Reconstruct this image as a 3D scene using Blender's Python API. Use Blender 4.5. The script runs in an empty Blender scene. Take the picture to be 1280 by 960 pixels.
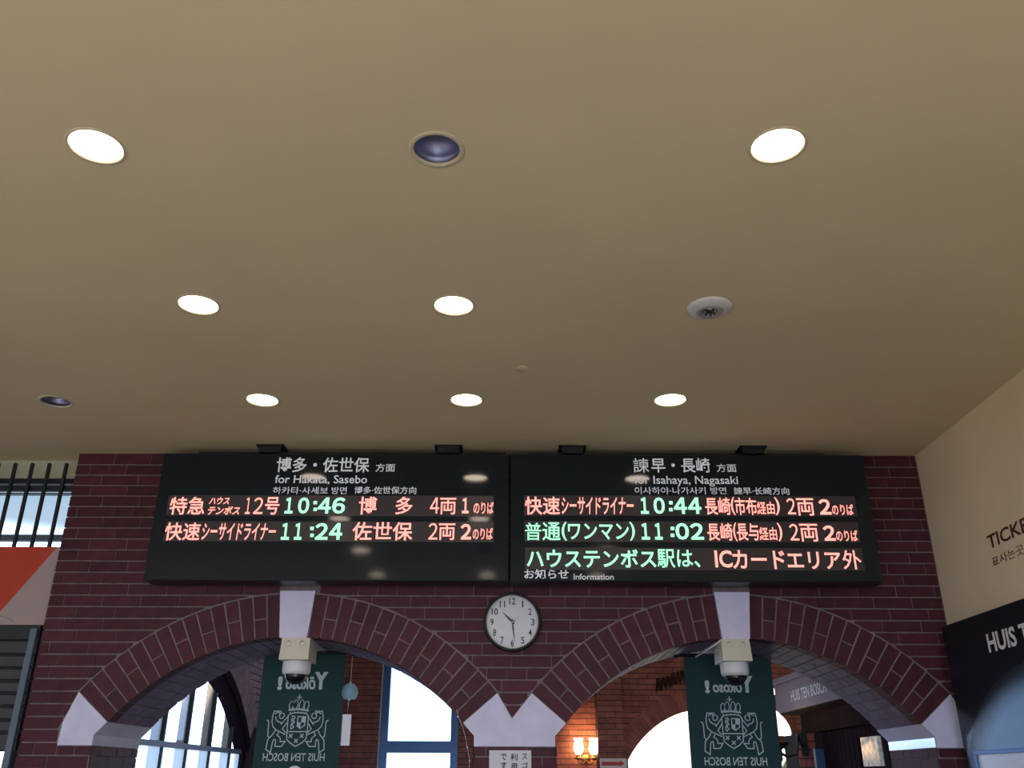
import bpy, bmesh, math, random
from mathutils import Vector, Matrix
from mathutils.geometry import tessellate_polygon

random.seed(7)
R = math.radians
scn = bpy.context.scene
COL = scn.collection

# ------------------------------------------------------------------ camera
EYE = 1.6
H = 1.95                      # ceiling above the eye
CZ = EYE + H                  # ceiling height 3.55
FPX, PITCH, ROLL = 1119.5, R(23.8), R(0.17)
cd = bpy.data.cameras.new('camera'); cam = bpy.data.objects.new('camera', cd); COL.objects.link(cam)
CR = (Matrix.Rotation(R(90) + PITCH, 3, 'X') @ Matrix.Rotation(ROLL, 3, 'Z'))
cam.matrix_world = Matrix.Translation((0, 0, EYE)) @ CR.to_4x4()
cd.sensor_width = 36; cd.lens = FPX / 1280 * 36; cd.clip_start = 0.05; cd.clip_end = 500
scn.camera = cam

# ------------------------------------------------------------------ sky
wd = bpy.data.worlds.new('sky'); scn.world = wd; wd.use_nodes = True
wn, wl = wd.node_tree.nodes, wd.node_tree.links
wn.clear()
wo = wn.new('ShaderNodeOutputWorld'); wb = wn.new('ShaderNodeBackground')
tc = wn.new('ShaderNodeTexCoord'); sp = wn.new('ShaderNodeSeparateXYZ'); rp = wn.new('ShaderNodeValToRGB')
wl.new(tc.outputs['Generated'], sp.inputs[0]); wl.new(sp.outputs['Z'], rp.inputs[0])
wl.new(rp.outputs[0], wb.inputs[0]); wl.new(wb.outputs[0], wo.inputs[0])
e = rp.color_ramp.elements
e[0].position = 0.0; e[0].color = (0.50, 0.68, 1.0, 1)
e[1].position = 1.0; e[1].color = (0.035, 0.055, 0.095, 1)
for p, c in ((0.212, (0.45, 0.58, 0.75, 1)), (0.228, (0.083, 0.106, 0.122, 1)), (0.30, (0.056, 0.080, 0.110, 1))):
    q = e.new(p); q.color = c
wb.inputs[1].default_value = 7.2
# low sun through the entrance behind the viewer
sd = bpy.data.lights.new('sun', 'SUN'); sd.energy = 7.6; sd.angle = R(1.5); sd.color = (1.0, .93, .82)
so = bpy.data.objects.new('sun', sd); COL.objects.link(so); so.location = (0, -12, 8); so.rotation_euler = (R(62), 0, R(6))

# ------------------------------------------------------------------ view
scn.view_settings.view_transform = 'Standard'
scn.view_settings.look = 'None'
scn.view_settings.gamma = 1
scn.view_settings.use_curve_mapping = False
scn.view_settings.exposure = 0.0
LAMP_W = 15.0                # radiance of the recessed lamps

# ------------------------------------------------------------------ helpers
def ray(px, py):
    return CR @ Vector(((px - 640) / FPX, -(py - 480) / FPX, -1))
def at(px, py, Y):            # pixel of the photograph -> point on the plane y = Y
    d = ray(px, py); t = Y / d.y
    return Vector((d.x * t, Y, EYE + d.z * t))
def atx(px, py, X):           # ... on the plane x = X
    d = ray(px, py); t = X / d.x
    return Vector((X, d.y * t, EYE + d.z * t))
def atz(px, py, Z):
    d = ray(px, py); t = (Z - EYE) / d.z
    return Vector((d.x * t, d.y * t, Z))

def mat(name, color, rough=0.6, metal=0.0, emit=None, estr=0.0, noise=0.0, nscale=8.0, bump=0.0, bscale=60.0,
        vary=0.0, coat=0.0, spec=0.5, island=False, detail=4.0):
    m = bpy.data.materials.new(name); m.use_nodes = True
    n, l = m.node_tree.nodes, m.node_tree.links
    b = n['Principled BSDF']
    b.inputs['Base Color'].default_value = (*color, 1)
    b.inputs['Roughness'].default_value = rough
    b.inputs['Metallic'].default_value = metal
    b.inputs['Coat Weight'].default_value = coat
    b.inputs['Coat Roughness'].default_value = 0.03
    b.inputs['Specular IOR Level'].default_value = spec
    src = None
    tcn = n.new('ShaderNodeTexCoord')
    if noise:
        nt = n.new('ShaderNodeTexNoise'); nt.inputs['Scale'].default_value = nscale; nt.inputs['Detail'].default_value = detail
        l.new(tcn.outputs['Object'], nt.inputs['Vector'])
        mr = n.new('ShaderNodeMapRange'); mr.inputs['From Min'].default_value = 0.3; mr.inputs['From Max'].default_value = 0.7
        mr.inputs['To Min'].default_value = 1 - noise; mr.inputs['To Max'].default_value = 1 + noise
        l.new(nt.outputs['Fac'], mr.inputs['Value']); src = mr.outputs[0]
    if vary:
        mr2 = n.new('ShaderNodeMapRange'); mr2.inputs['To Min'].default_value = 1 - vary; mr2.inputs['To Max'].default_value = 1 + vary
        if island:
            g = n.new('ShaderNodeNewGeometry'); l.new(g.outputs['Random Per Island'], mr2.inputs['Value'])
        else:
            g = n.new('ShaderNodeObjectInfo'); l.new(g.outputs['Random'], mr2.inputs['Value'])
        if src:
            mm = n.new('ShaderNodeMath'); mm.operation = 'MULTIPLY'; l.new(src, mm.inputs[0]); l.new(mr2.outputs[0], mm.inputs[1]); src = mm.outputs[0]
        else: src = mr2.outputs[0]
    if src:
        vm = n.new('ShaderNodeVectorMath'); vm.operation = 'SCALE'; vm.inputs[0].default_value = color
        l.new(src, vm.inputs['Scale']); l.new(vm.outputs[0], b.inputs['Base Color'])
    if bump:
        nb = n.new('ShaderNodeTexNoise'); nb.inputs['Scale'].default_value = bscale; l.new(tcn.outputs['Object'], nb.inputs['Vector'])
        bp = n.new('ShaderNodeBump'); bp.inputs['Strength'].default_value = bump; bp.inputs['Distance'].default_value = 0.01
        l.new(nb.outputs['Fac'], bp.inputs['Height']); l.new(bp.outputs[0], b.inputs['Normal'])
    if emit:
        b.inputs['Emission Color'].default_value = (*emit, 1); b.inputs['Emission Strength'].default_value = estr
    return m

class MB:
    def __init__(s): s.v = []; s.f = []; s.sm = set()
    def add(s, vs, fs, smooth=False):
        o = len(s.v); s.v += [tuple(v) for v in vs]
        for f in fs:
            if smooth: s.sm.add(len(s.f))
            s.f.append([i + o for i in f])
        return s
    def box(s, a, b):
        x0, y0, z0 = a; x1, y1, z1 = b
        return s.add([(x0,y0,z0),(x1,y0,z0),(x1,y1,z0),(x0,y1,z0),(x0,y0,z1),(x1,y0,z1),(x1,y1,z1),(x0,y1,z1)],
                     [(3,2,1,0),(4,5,6,7),(0,1,5,4),(1,2,6,5),(2,3,7,6),(3,0,4,7)])
    def bbox(s, a, b, c=0.003):      # box with every edge chamfered
        x0, y0, z0 = a; x1, y1, z1 = b
        bm = bmesh.new(); bmesh.ops.create_cube(bm, size=1)
        for v in bm.verts: v.co = Vector(((x0+x1)/2 + v.co.x*(x1-x0), (y0+y1)/2 + v.co.y*(y1-y0), (z0+z1)/2 + v.co.z*(z1-z0)))
        bmesh.ops.bevel(bm, geom=bm.edges[:], offset=c, segments=1, affect='EDGES', clamp_overlap=True)
        bm.verts.index_update()
        s.add([v.co[:] for v in bm.verts], [[v.index for v in f.verts] for f in bm.faces]); bm.free(); return s
    def prism(s, poly, y0, y1, axis='y'):   # polygon in (a, z), extruded along the axis
        n = len(poly)
        P = (lambda a, z, t: (a, t, z)) if axis == 'y' else (lambda a, z, t: (t, a, z))
        vs = [P(a, z, y0) for a, z in poly] + [P(a, z, y1) for a, z in poly]
        tri = tessellate_polygon([[Vector((a, z, 0)) for a, z in poly]])
        fs = [list(t) for t in tri] + [[i + n for i in reversed(t)] for t in tri]
        fs += [[i, (i+1) % n, (i+1) % n + n, i + n] for i in range(n)]
        return s.add(vs, fs)
    def lathe(s, prof, c=(0,0,0), n=32, axis='z', smooth=True):   # prof: (r, h)
        c = Vector(c); vs = []; fs = []
        for r, h in prof:
            for k in range(n):
                a = 2*math.pi*k/n
                if axis == 'z': vs.append(c + Vector((r*math.cos(a), r*math.sin(a), h)))
                elif axis == 'y': vs.append(c + Vector((r*math.cos(a), h, r*math.sin(a))))
                else: vs.append(c + Vector((h, r*math.cos(a), r*math.sin(a))))
        for j in range(len(prof)-1):
            for k in range(n):
                k2 = (k+1) % n
                fs.append((j*n+k, j*n+k2, (j+1)*n+k2, (j+1)*n+k))
        return s.add(vs, fs, smooth)
    def tube(s, pts, r, n=8):
        pts = [Vector(p) for p in pts]; vs = []; fs = []
        for i, p in enumerate(pts):
            d = (pts[min(i+1, len(pts)-1)] - pts[max(i-1, 0)]).normalized()
            a = d.orthogonal().normalized() if i == 0 else (a - d * a.dot(d)).normalized()
            b = d.cross(a)
            rr = r[i] if isinstance(r, (list, tuple)) else r
            for k in range(n):
                t = 2*math.pi*k/n; vs.append(p + (a*math.cos(t) + b*math.sin(t)) * rr)
        for j in range(len(pts)-1):
            for k in range(n):
                fs.append((j*n+k, j*n+(k+1) % n, (j+1)*n+(k+1) % n, (j+1)*n+k))
        fs.append(list(range(n))[::-1]); fs.append([len(vs)-n+k for k in range(n)])
        return s.add(vs, fs, True)
    def sphere(s, c, r, n=20, m=12, z0=-1.0, z1=1.0, sc=(1,1,1)):
        prof = []
        a0, a1 = math.asin(z0), math.asin(z1)
        for j in range(m+1):
            a = a0 + (a1-a0)*j/m; prof.append((max(1e-4, r*math.cos(a)), r*math.sin(a)*sc[2]))
        return s.lathe(prof, c, n)
    def mesh(s, name, m):
        me = bpy.data.meshes.new(name); me.from_pydata(s.v, [], s.f)
        bm = bmesh.new(); bm.from_mesh(me); bmesh.ops.recalc_face_normals(bm, faces=bm.faces[:])
        for i, f in enumerate(bm.faces): f.smooth = i in s.sm
        bm.to_mesh(me); bm.free()
        if m: me.materials.append(m)
        return me
    def build(s, name, m, parent=None, loc=None):
        return link(name, s.mesh(name, m), parent, loc)

def link(name, me, parent=None, loc=None):
    o = bpy.data.objects.new(name, me); COL.objects.link(o)
    if loc is not None: o.location = loc
    if parent: o.parent = parent
    return o
def thing(name, label, cat, loc=(0,0,0), group=None):
    o = bpy.data.objects.new(name, None); COL.objects.link(o); o.location = loc; o.empty_display_size = .05
    o['label'] = label; o['category'] = cat; o['kind'] = 'thing'
    if group: o['group'] = group
    return o
def tag(o, label, cat, group=None):
    o['label'] = label; o['category'] = cat; o['kind'] = 'thing'
    if group: o['group'] = group
    return o
def struct(o, label=None):
    o['kind'] = 'structure'
    if label: o['label'] = label
    return o

def raw_text(s, offset=0.0, shear=0.0):
    cu = bpy.data.curves.new('text', 'FONT'); cu.body = s; cu.size = 1; cu.offset = offset; cu.shear = shear
    cu.resolution_u = 3; cu.fill_mode = 'FRONT'
    o = bpy.data.objects.new('text', cu); COL.objects.link(o)
    dg = bpy.context.evaluated_depsgraph_get(); dg.update()
    me = bpy.data.meshes.new_from_object(o.evaluated_get(dg))
    bpy.data.objects.remove(o); bpy.data.curves.remove(cu)
    return me
def ext(me):
    xs = [v.co.x for v in me.vertices]; ys = [v.co.y for v in me.vertices]
    return min(xs), max(xs), min(ys), max(ys)
def text(name, s, p0, ux, uz, w, h, m, parent=None, offset=0.0, shear=0.0, ref=None, origin=(0,0,0)):
    """s fitted into the w x h box whose lower left corner is p0; ux, uz: unit directions of writing and up"""
    me = raw_text(s, offset, shear)
    x0, x1, y0, y1 = ext(me)
    if ref:
        r = raw_text(ref, offset, shear); rx0, rx1, _, _ = ext(r); sx = w / (rx1 - rx0); bpy.data.meshes.remove(r)
    else: sx = w / (x1 - x0)
    sy = h / (y1 - y0)
    p0, ux, uz, og = Vector(p0), Vector(ux), Vector(uz), Vector(origin)
    for v in me.vertices:
        v.co = p0 + ux * ((v.co.x - x0) * sx) + uz * ((v.co.y - y0) * sy) - og
    me.materials.clear(); me.materials.append(m)
    return link(name, me, parent)
def strokes(lines, w, T):
    """flat ribbons; T maps (u, v) to a point"""
    mb = MB()
    for ln in lines:
        for i in range(len(ln)-1):
            a, b = Vector(ln[i]), Vector(ln[i+1]); d = (b-a)
            if d.length < 1e-6: continue
            d.normalize(); nrm = Vector((-d.y, d.x)) * w/2; a2 = a - d*w*.35; b2 = b + d*w*.35
            mb.add([T(*(a2+nrm)), T(*(a2-nrm)), T(*(b2-nrm)), T(*(b2+nrm))], [(0,1,2,3)])
    return mb

# ------------------------------------------------------------------ materials
M = {}
M['ceiling'] = mat('ceiling_paint', (0.70, 0.595, 0.42), 0.85, noise=0.04, nscale=1.2, bump=0.05, bscale=120)
M['cream'] = mat('cream_wall_paint', (0.90, 0.78, 0.57), 0.8, noise=0.04, nscale=1.5, bump=0.04, bscale=120)
M['beige'] = mat('beige_plaster', (0.50, 0.50, 0.40), 0.85, noise=0.06, nscale=3)
BR = (0.070, 0.013, 0.022)
M['brick'] = mat('glazed_brown_brick', BR, 0.58, noise=0.22, nscale=14, vary=0.20, bump=0.25, bscale=90, spec=0.3)
M['soffit'] = mat('blue_lit_soffit_brick', (0.18, 0.125, 0.22), 0.6, noise=0.15, nscale=12, vary=0.18)  # blue daylight under the arches put into a paler, bluer brick colour
M['brick_many'] = mat('glazed_brown_brick_many', BR, 0.58, noise=0.22, nscale=14, vary=0.20, island=True, bump=0.25, bscale=90, spec=0.3)
M['mortar'] = mat('grey_mortar', (0.21, 0.175, 0.19), 0.9, noise=0.25, nscale=20)
M['mortar_dark'] = mat('dark_mortar', (0.035, 0.028, 0.035), 0.9, noise=0.2, nscale=20)
M['brick_inner'] = mat('inner_room_brick', (0.36, 0.125, 0.105), 0.65, noise=0.2, nscale=12, vary=0.16, island=True, bump=0.25, bscale=90)
M['brick_lit'] = mat('lilac_lit_brick', (0.42, 0.31, 0.40), 0.7, noise=0.2, nscale=12, vary=0.14, island=True)  # lilac light on the side wall put into the brick colour
M['stone'] = mat('smooth_lilac_grey_stone', (0.70, 0.67, 0.88), 0.6, noise=0.06, nscale=10, bump=0.1, bscale=150)
M['black'] = mat('black_lacquered_metal', (0.010, 0.014, 0.018), 0.35)
M['board'] = mat('glossy_dark_board_glass', (0.004, 0.012, 0.022), 0.075, spec=0.48)
M['strip'] = mat('smoked_led_window', (0.060, 0.052, 0.060), 0.22)
M['led_red'] = mat('red_led', (0.2, 0.02, 0.02), 0.5, emit=(1.0, 0.30, 0.25), estr=2.0)
M['led_green'] = mat('green_led', (0.02, 0.2, 0.06), 0.5, emit=(0.36, 1.0, 0.56), estr=1.5)
M['letter'] = mat('backlit_white_lettering', (0.6, 0.6, 0.66), 0.5, emit=(0.80, 0.82, 0.92), estr=0.26)
M['letter2'] = mat('white_lettering', (0.85, 0.85, 0.92), 0.5)
M['white'] = mat('white_plastic', (0.74, 0.74, 0.78), 0.4)
M['ivory'] = mat('ivory_plastic', (0.66, 0.63, 0.52), 0.45)
M['trim'] = mat('cream_trim_enamel', (0.60, 0.54, 0.40), 0.4)
M['reflector'] = mat('blue_sheen_reflector', (0.24, 0.26, 0.45), 0.42, metal=0.85)
M['lamp'] = mat('lit_lamp', (1, 1, 1), 0.5, emit=(1.0, 0.83, 0.64), estr=LAMP_W)
M['dome'] = mat('smoked_dome', (0.012, 0.010, 0.018), 0.06)
M['green'] = mat('dark_green_banner_cloth', (0.004, 0.045, 0.048), 0.75, noise=0.08, nscale=5, bump=0.1, bscale=300)
M['print'] = mat('grey_white_banner_print', (0.58, 0.68, 0.72), 0.8)
M['steel'] = mat('polished_steel', (0.6, 0.6, 0.62), 0.25, metal=1)
M['bluegrey'] = mat('blue_grey_painted_steel', (0.10, 0.14, 0.19), 0.4)
M['shutter'] = mat('grey_shutter_slat', (0.034, 0.034, 0.042), 0.5, noise=0.1, nscale=5)
M['clad'] = mat('satin_metal_sheet', (0.75, 0.76, 0.84), 0.16, metal=1, noise=.08, nscale=9, bump=.08, bscale=14)
M['iron'] = mat('black_painted_iron', (0.012, 0.014, 0.020), 0.5)
M['orange'] = mat('orange_vinyl', (0.50, 0.045, 0.018), 0.6, noise=0.04, nscale=3)
M['whitevinyl'] = mat('white_ribbed_vinyl', (0.43, 0.34, 0.33), 0.6)
M['panel'] = mat('glossy_black_panel', (0.008, 0.012, 0.020), 0.25)
M['floor'] = mat('pale_floor_tile', (0.60, 0.58, 0.55), 0.45, noise=0.1, nscale=2)
M['pave'] = mat('grey_pavement', (0.5, 0.5, 0.48), 0.9, noise=0.1, nscale=1)
M['paper'] = mat('white_paper', (0.74, 0.72, 0.78), 0.7)
M['ink'] = mat('black_ink', (0.02, 0.02, 0.025), 0.7)
M['maroon'] = mat('maroon_lettering', (0.085, 0.022, 0.022), 0.6)
M['redink'] = mat('coral_red_ink', (0.70, 0.10, 0.09), 0.7)
M['dial'] = mat('clock_dial', (0.72, 0.74, 0.80), 0.45, coat=0.6)
M['wood'] = mat('dark_brown_wood', (0.042, 0.017, 0.015), 0.9, spec=.1, noise=0.25, nscale=6)
M['planks'] = mat('dark_plank_wood', (0.026, 0.014, 0.020), 0.9, spec=.1, noise=0.2, nscale=8)
M['brass'] = mat('aged_brass', (0.42, 0.27, 0.12), 0.35, metal=0.9)
M['shade'] = mat('glowing_glass_shade', (1, 0.95, 0.85), 0.4, emit=(1.0, 0.62, 0.26), estr=13.0)
M['shade2'] = mat('glowing_opal_shade', (1, 0.95, 0.85), 0.4, emit=(1.0, 0.84, 0.62), estr=2.2)
M['fascia'] = mat('plum_grey_fascia', (0.27, 0.19, 0.22), 0.6)
M['whitewall'] = mat('white_plaster', (0.80, 0.82, 0.77), 0.8)
M['frame_dark'] = mat('dark_plum_timber', (0.022, 0.012, 0.022), 0.9, spec=0.1)
M['bluesign'] = mat('blue_sign', (0.06, 0.16, 0.34), 0.5)
M['inframe'] = mat('blue_anodised_frame', (0.10, 0.20, 0.45), 0.35, metal=0.3)

def glassmat(name, color, tint=0.15, rough=0.0):
    m = bpy.data.materials.new(name); m.use_nodes = True
    n, l = m.node_tree.nodes, m.node_tree.links; n.clear()
    o = n.new('ShaderNodeOutputMaterial'); mx = n.new('ShaderNodeMixShader')
    t = n.new('ShaderNodeBsdfTransparent'); t.inputs[0].default_value = (*color, 1)
    if rough: g = n.new('ShaderNodeBsdfTranslucent'); g.inputs[0].default_value = (*color, 1)
    else: g = n.new('ShaderNodeBsdfGlossy'); g.inputs['Roughness'].default_value = 0.02
    mx.inputs[0].default_value = tint
    l.new(t.outputs[0], mx.inputs[1]); l.new(g.outputs[0], mx.inputs[2]); l.new(mx.outputs[0], o.inputs[0])
    return m
M['glass'] = glassmat('clear_window_glass', (0.93, 0.96, 1.0), 0.05)
M['frost'] = glassmat('frosted_window_glass', (0.92, 0.97, 1.0), 0.55, rough=1)
M['chime'] = glassmat('pale_blue_glass', (0.86, 0.98, 1.0), 0.5, rough=1)

# ================================================================== SHELL
YF, YB = 5.57, 6.27           # faces of the arcade wall
XL, XR = -2.84, 2.65          # its free left end, the right hand wall
T = 0.12
# recessed lamp positions (x, y) in units of H, from the camera
def lampxy(px, py): p = atz(px, py, CZ); return (p.x, p.y)
LIT = [lampxy(*p) for p in ((328,500),(583,500),(838,500),(248,381),(567,382),(120,183),(972,182))]
UNLIT = [lampxy(546, 187), lampxy(70, 502)]
EXTRA = [(x*H, y*H) for y in (.685, .12, -.445, -1.01) for x in (-.72, -.13, .457)]  # unseen lamp rows out of view, added to light the hall floor
RH = 0.088
outer = [(-6.5,-4.2),(XR,-4.2),(XR,5.85),(-6.5,5.85)]
holes = [[(x + RH*math.cos(2*math.pi*k/24), y + RH*math.sin(2*math.pi*k/24)) for k in range(24)] for x, y in LIT + UNLIT + EXTRA]
polys = [[Vector((x, y, 0)) for x, y in outer]] + [[Vector((x, y, 0)) for x, y in h] for h in holes]
tri = tessellate_polygon(polys)
vs = [(v.x, v.y, CZ) for p in polys for v in p]
cb = MB(); cb.add(vs, [list(t) for t in tri]); cb.box((-6.5,-4.2,CZ+.14), (XR,5.85,CZ+.2))
ceil = struct(cb.build('ceiling', M['ceiling']), 'plain tan painted ceiling of the hall')

fl = MB(); fl.box((-6.5,-4.2,-.1), (XR,1.9,0)); fl.box((-6.5,-9,-.1), (XR,-4.2,-.02)); struct(fl.build('floor', M['floor']), 'pale tiled floor')
fl = MB(); fl.box((-6.5,1.9,-.1), (6,6.3,0)); struct(fl.build('added_dark_floor', mat('bounce_absorbing_floor', (.06,.052,.052), .4, noise=.1, nscale=2)), 'unseen dark floor by the arcade, added to dim the ceiling')  # unseen floor zone darkened to weaken bounce onto the ceiling near the wall
fl = MB(); fl.box((-6.5,6.3,-.1), (6,17,0)); struct(fl.build('floor_inner', M['floor']), 'pale tiled floor beyond the arches')
gp = MB(); gp.box((-60,-60,-.3), (60,60,-.12)); struct(gp.build('ground', M['pave']), 'grey pavement outside')

wr = MB(); wr.box((XR, -4.2, 0), (XR+T, YF, CZ+.2))
wall_right = struct(wr.build('wall_right', M['cream']), 'plain cream painted right wall')
wlm = MB(); wlm.box((-6.5-T, -4.2, 0), (-6.5, 5.85, CZ+.2)); struct(wlm.build('wall_left', M['cream']), 'cream left wall')
wbk = MB()
wbk.box((-6.5, -4.2-T, 3.1), (XR+T, -4.2, CZ+.2)); wbk.box((-6.5, -4.2-T, 0), (-6.2, -4.2, 3.1)); wbk.box((2.3, -4.2-T, 0), (XR+T, -4.2, 3.1)); wbk.box((-1.4, -4.2-T, 0), (-1.1, -4.2, 3.1))
struct(wbk.build('wall_back', M['cream']), 'cream entrance wall with wide openings')

# ------------------------------------------------------------------ arcade wall
RI = 1.3494; TH = 0.258; RO = RI + TH; HW = 1.036; PH = math.asin(HW/RI)
ZC = EYE + 0.782 - RI          # height of the arch centres
ARCH = (-1.315, 1.356)
ZS = ZC + RI*math.cos(PH)      # springing
ZPK = ZC + RO*math.cos(PH); XPK = RO*math.sin(PH)
IB = EYE + 0.172               # underside of the impost stones
CH = EYE + 0.228
J = 0.065
JL, JC0, JC1, JR = ARCH[0]-HW-J, ARCH[0]+HW+J, ARCH[1]-HW-J, ARCH[1]+HW+J
GAP = 0.006
def arcpts(cx, r, n=28, a=PH):
    return [(cx + r*math.sin(-a + 2*a*k/n), ZC + r*math.cos(-a + 2*a*k/n)) for k in range(n+1)]
ri = RI + GAP
poly = [(XL+.01, 0), (XL+.01, CZ), (XR-.001, CZ), (XR-.001, 0), (JR+GAP, 0), (JR+GAP, ZS)]
poly += arcpts(ARCH[1], ri)[::-1]
poly += [(JC1-GAP, ZS), (JC1-GAP, 0), (JC0+GAP, 0), (JC0+GAP, ZS)]
poly += arcpts(ARCH[0], ri)[::-1]
poly += [(JL-GAP, ZS), (JL-GAP, 0)]
wf = MB(); wf.prism(poly, YF+GAP, YB-GAP)
wall_front = struct(wf.build('wall_front', M['mortar']), 'brown brick arcade wall with two segmental arches')

PITCHZ, PITCHX, JT = 0.07022, 0.237, 0.008
ZTOP = CZ - 0.0399*H           # first bed joint under the ceiling
imposts = []
XV = 0.006
imp_l = [(ARCH[0]-HW, ZS), (ARCH[0]-XPK, ZPK), (-2.609, EYE+.297), (-2.616, IB), (JL, IB), (JL, CH)]
imp_c = [(ARCH[0]+HW, ZS), (ARCH[0]+XPK, ZPK), (XV, EYE+.322), (ARCH[1]-XPK, ZPK), (ARCH[1]-HW, ZS), (JC1, CH), (JC1, IB), (JC0, IB), (JC0, CH)]
imp_r = [(ARCH[1]+HW, ZS), (ARCH[1]+XPK, ZPK), (XR-.002, EYE+.355), (XR-.002, IB), (JR, IB), (JR, CH)]
for p, lb in ((imp_l, 'left'), (imp_c, 'centre'), (imp_r, 'right')):
    m_ = MB(); m_.prism(p, YF-.004, YB+.004); m_.build('impost_stone', M['stone'], wall_front)
for X0_, sx in ((JR, -1),):
    m_ = MB(); m_.bbox((min(X0_, X0_+sx*.004), YF+.004, IB+.002), (max(X0_, X0_+sx*.004), YB-.004, CH-.002), .001)
    m_.build('metal_cladding', M['clad'], wall_front)
# height below which no wall brick may lie (rings and imposts), inside [x]
def seg(x, a, b):
    if min(a[0], b[0]) <= x <= max(a[0], b[0]) and a[0] != b[0]:
        return a[1] + (b[1]-a[1])*(x-a[0])/(b[0]-a[0])
    return -9
def Hx(x):
    h = -9
    for cx in ARCH:
        if abs(x-cx) <= XPK: h = max(h, ZC + math.sqrt((RO+.010)**2 - (x-cx)**2))
    for p in (imp_l, imp_c, imp_r):
        for i in range(len(p)-1):
            if min(p[i][1], p[i+1][1]) > IB+.05: h = max(h, seg(x, p[i], p[i+1]) + .008)
    if -2.62 < x < -2.60: h = max(h, EYE+.30)
    return h
keyw = ((.0557*H), (.0425*H))
KT = EYE + .5417*H
def in_key(x, z): return any(abs(x-cx) < keyw[0]+.006 for cx in ARCH) and z < KT
bricks = []   # polygons (list of (x, z))
def clip_brick(x0, x1, z0, z1):
    if x1 - x0 < .02 or z1 - z0 < .012: return
    # keystone heads
    for cx in ARCH:
        k0, k1 = cx-keyw[0]-.006, cx+keyw[0]+.006
        if z0 < KT and z1 > ZC+RO-.02 and x0 < k1 and x1 > k0:
            if x0 < k0-.02: clip_brick(x0, k0, z0, z1)
            if x1 > k1+.02: clip_brick(k1, x1, z0, z1)
            return
    if z1 <= IB:   # below the imposts: only piers
        for a, b in ((XL, JL), (JC0, JC1), (JR, XR)):
            p, q = max(x0, a), min(x1, b)
            if q - p > .025: bricks.append([(p, z0), (q, z0), (q, z1), (p, z1)])
        return
    if z0 < IB < z1:
        if x1 <= -2.615: bricks.append([(x0, z0), (x1, z0), (x1, z1), (x0, z1)])
        elif x0 < -2.62:
            clip_brick(x0, -2.622, z0, z1); clip_brick(-2.615, x1, z0, z1)
        else:
            clip_brick(x0, x1, z0, IB-.005); clip_brick(x0, x1, IB+.004, z1)
        return
    n = 10; xs = [x0 + (x1-x0)*k/n for k in range(n+1)]
    lo = [max(z0, Hx(x)) for x in xs]
    run = []
    def flush():
        if len(run) >= 2 and (run[-1][0]-run[0][0]) > .02:
            top = [(run[0][0], z1), (run[-1][0], z1)]
            if max(z1 - l for _, l in run) > .012:
                low = [run[0]]
                for i in range(1, len(run)-1):
                    (xa, la), (xb, lb2), (xc, lc) = low[-1], run[i], run[i+1]
                    if abs((lc-la)*(xb-xa) - (lb2-la)*(xc-xa)) > 1e-6: low.append(run[i])
                low.append(run[-1])
                bricks.append(low + [top[1], top[0]])
        run.clear()
    for x, l in zip(xs, lo):
        if l < z1 - .001: run.append((x, l))
        else: flush()
    flush()
row = 0; zt = ZTOP
# top sliver course
zs = [(ZTOP + JT/2, CZ-.001)]
while zt > 0.1:
    zs.append((zt - PITCHZ + JT/2, zt - JT/2)); zt -= PITCHZ
zs2 = []
for z0, z1 in zs: zs2.append((z0, z1, len(zs2)))
for z0, z1, row in zs2:
    x = XL - (row % 2)*PITCHX/2 - .03*((row*7) % 3)
    first = True
    while x < XR:
        x0, x1 = max(x, XL), min(x + PITCHX, XR-.002)
        if x1 > x0 + .02:
            if random.random() < .12 and x1-x0 > .2:
                xm = (x0+x1)/2; clip_brick(x0+.0015, xm-.0015, z0, z1); clip_brick(xm+.0015, x1-.0015, z0, z1)
            else: clip_brick(x0+(.0025 if x0 > XL else 0), x1-.0025, z0, z1)
        x += PITCHX
BX0, BX1, BZ0, BZ1 = -2.20, 2.22, EYE+.55*H, EYE+.96*H   # hidden behind the boards
def hidden(p):
    xs_ = [a for a, _ in p]; zs_ = [b for _, b in p]
    cx, cz = sum(xs_)/len(p), sum(zs_)/len(p)
    return (BX0 < cx < BX1 and BZ0-.0 < cz < BZ1+.06) or cz < EYE+.03
def area(p):
    return (max(a for a, _ in p)-min(a for a, _ in p))*(max(b for _, b in p)-min(b for _, b in p))
vis = sorted([p for p in bricks if not hidden(p)], key=lambda p: -area(p))
indiv, rest = vis[:300], vis[300:] + [p for p in bricks if hidden(p)]
cache = {}
def put_brick(p, parent, m, y0, depth):
    x0 = min(a for a, _ in p); z0 = min(b for _, b in p)
    q = tuple((round(a-x0, 4), round(b-z0, 4)) for a, b in p)
    y = y0 + random.uniform(-.0012, .0012)
    if q not in cache:
        mb = MB()
        if len(q) == 4 and q[0][1] == 0 and q[1][1] == 0: mb.bbox((0, 0, 0), (q[1][0], depth, q[2][1]), .0022)
        else: mb.prism(list(q), 0, depth)
        cache[q] = mb.mesh('brick', m)
    link('brick', cache[q], parent, (x0, y, z0))
for p in indiv: put_brick(p, wall_front, M['brick'], YF, .012)
rb = MB()
for p in rest:
    y = YF + random.uniform(-.0012, .0012); rb.prism(p, y, y+.012)
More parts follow.
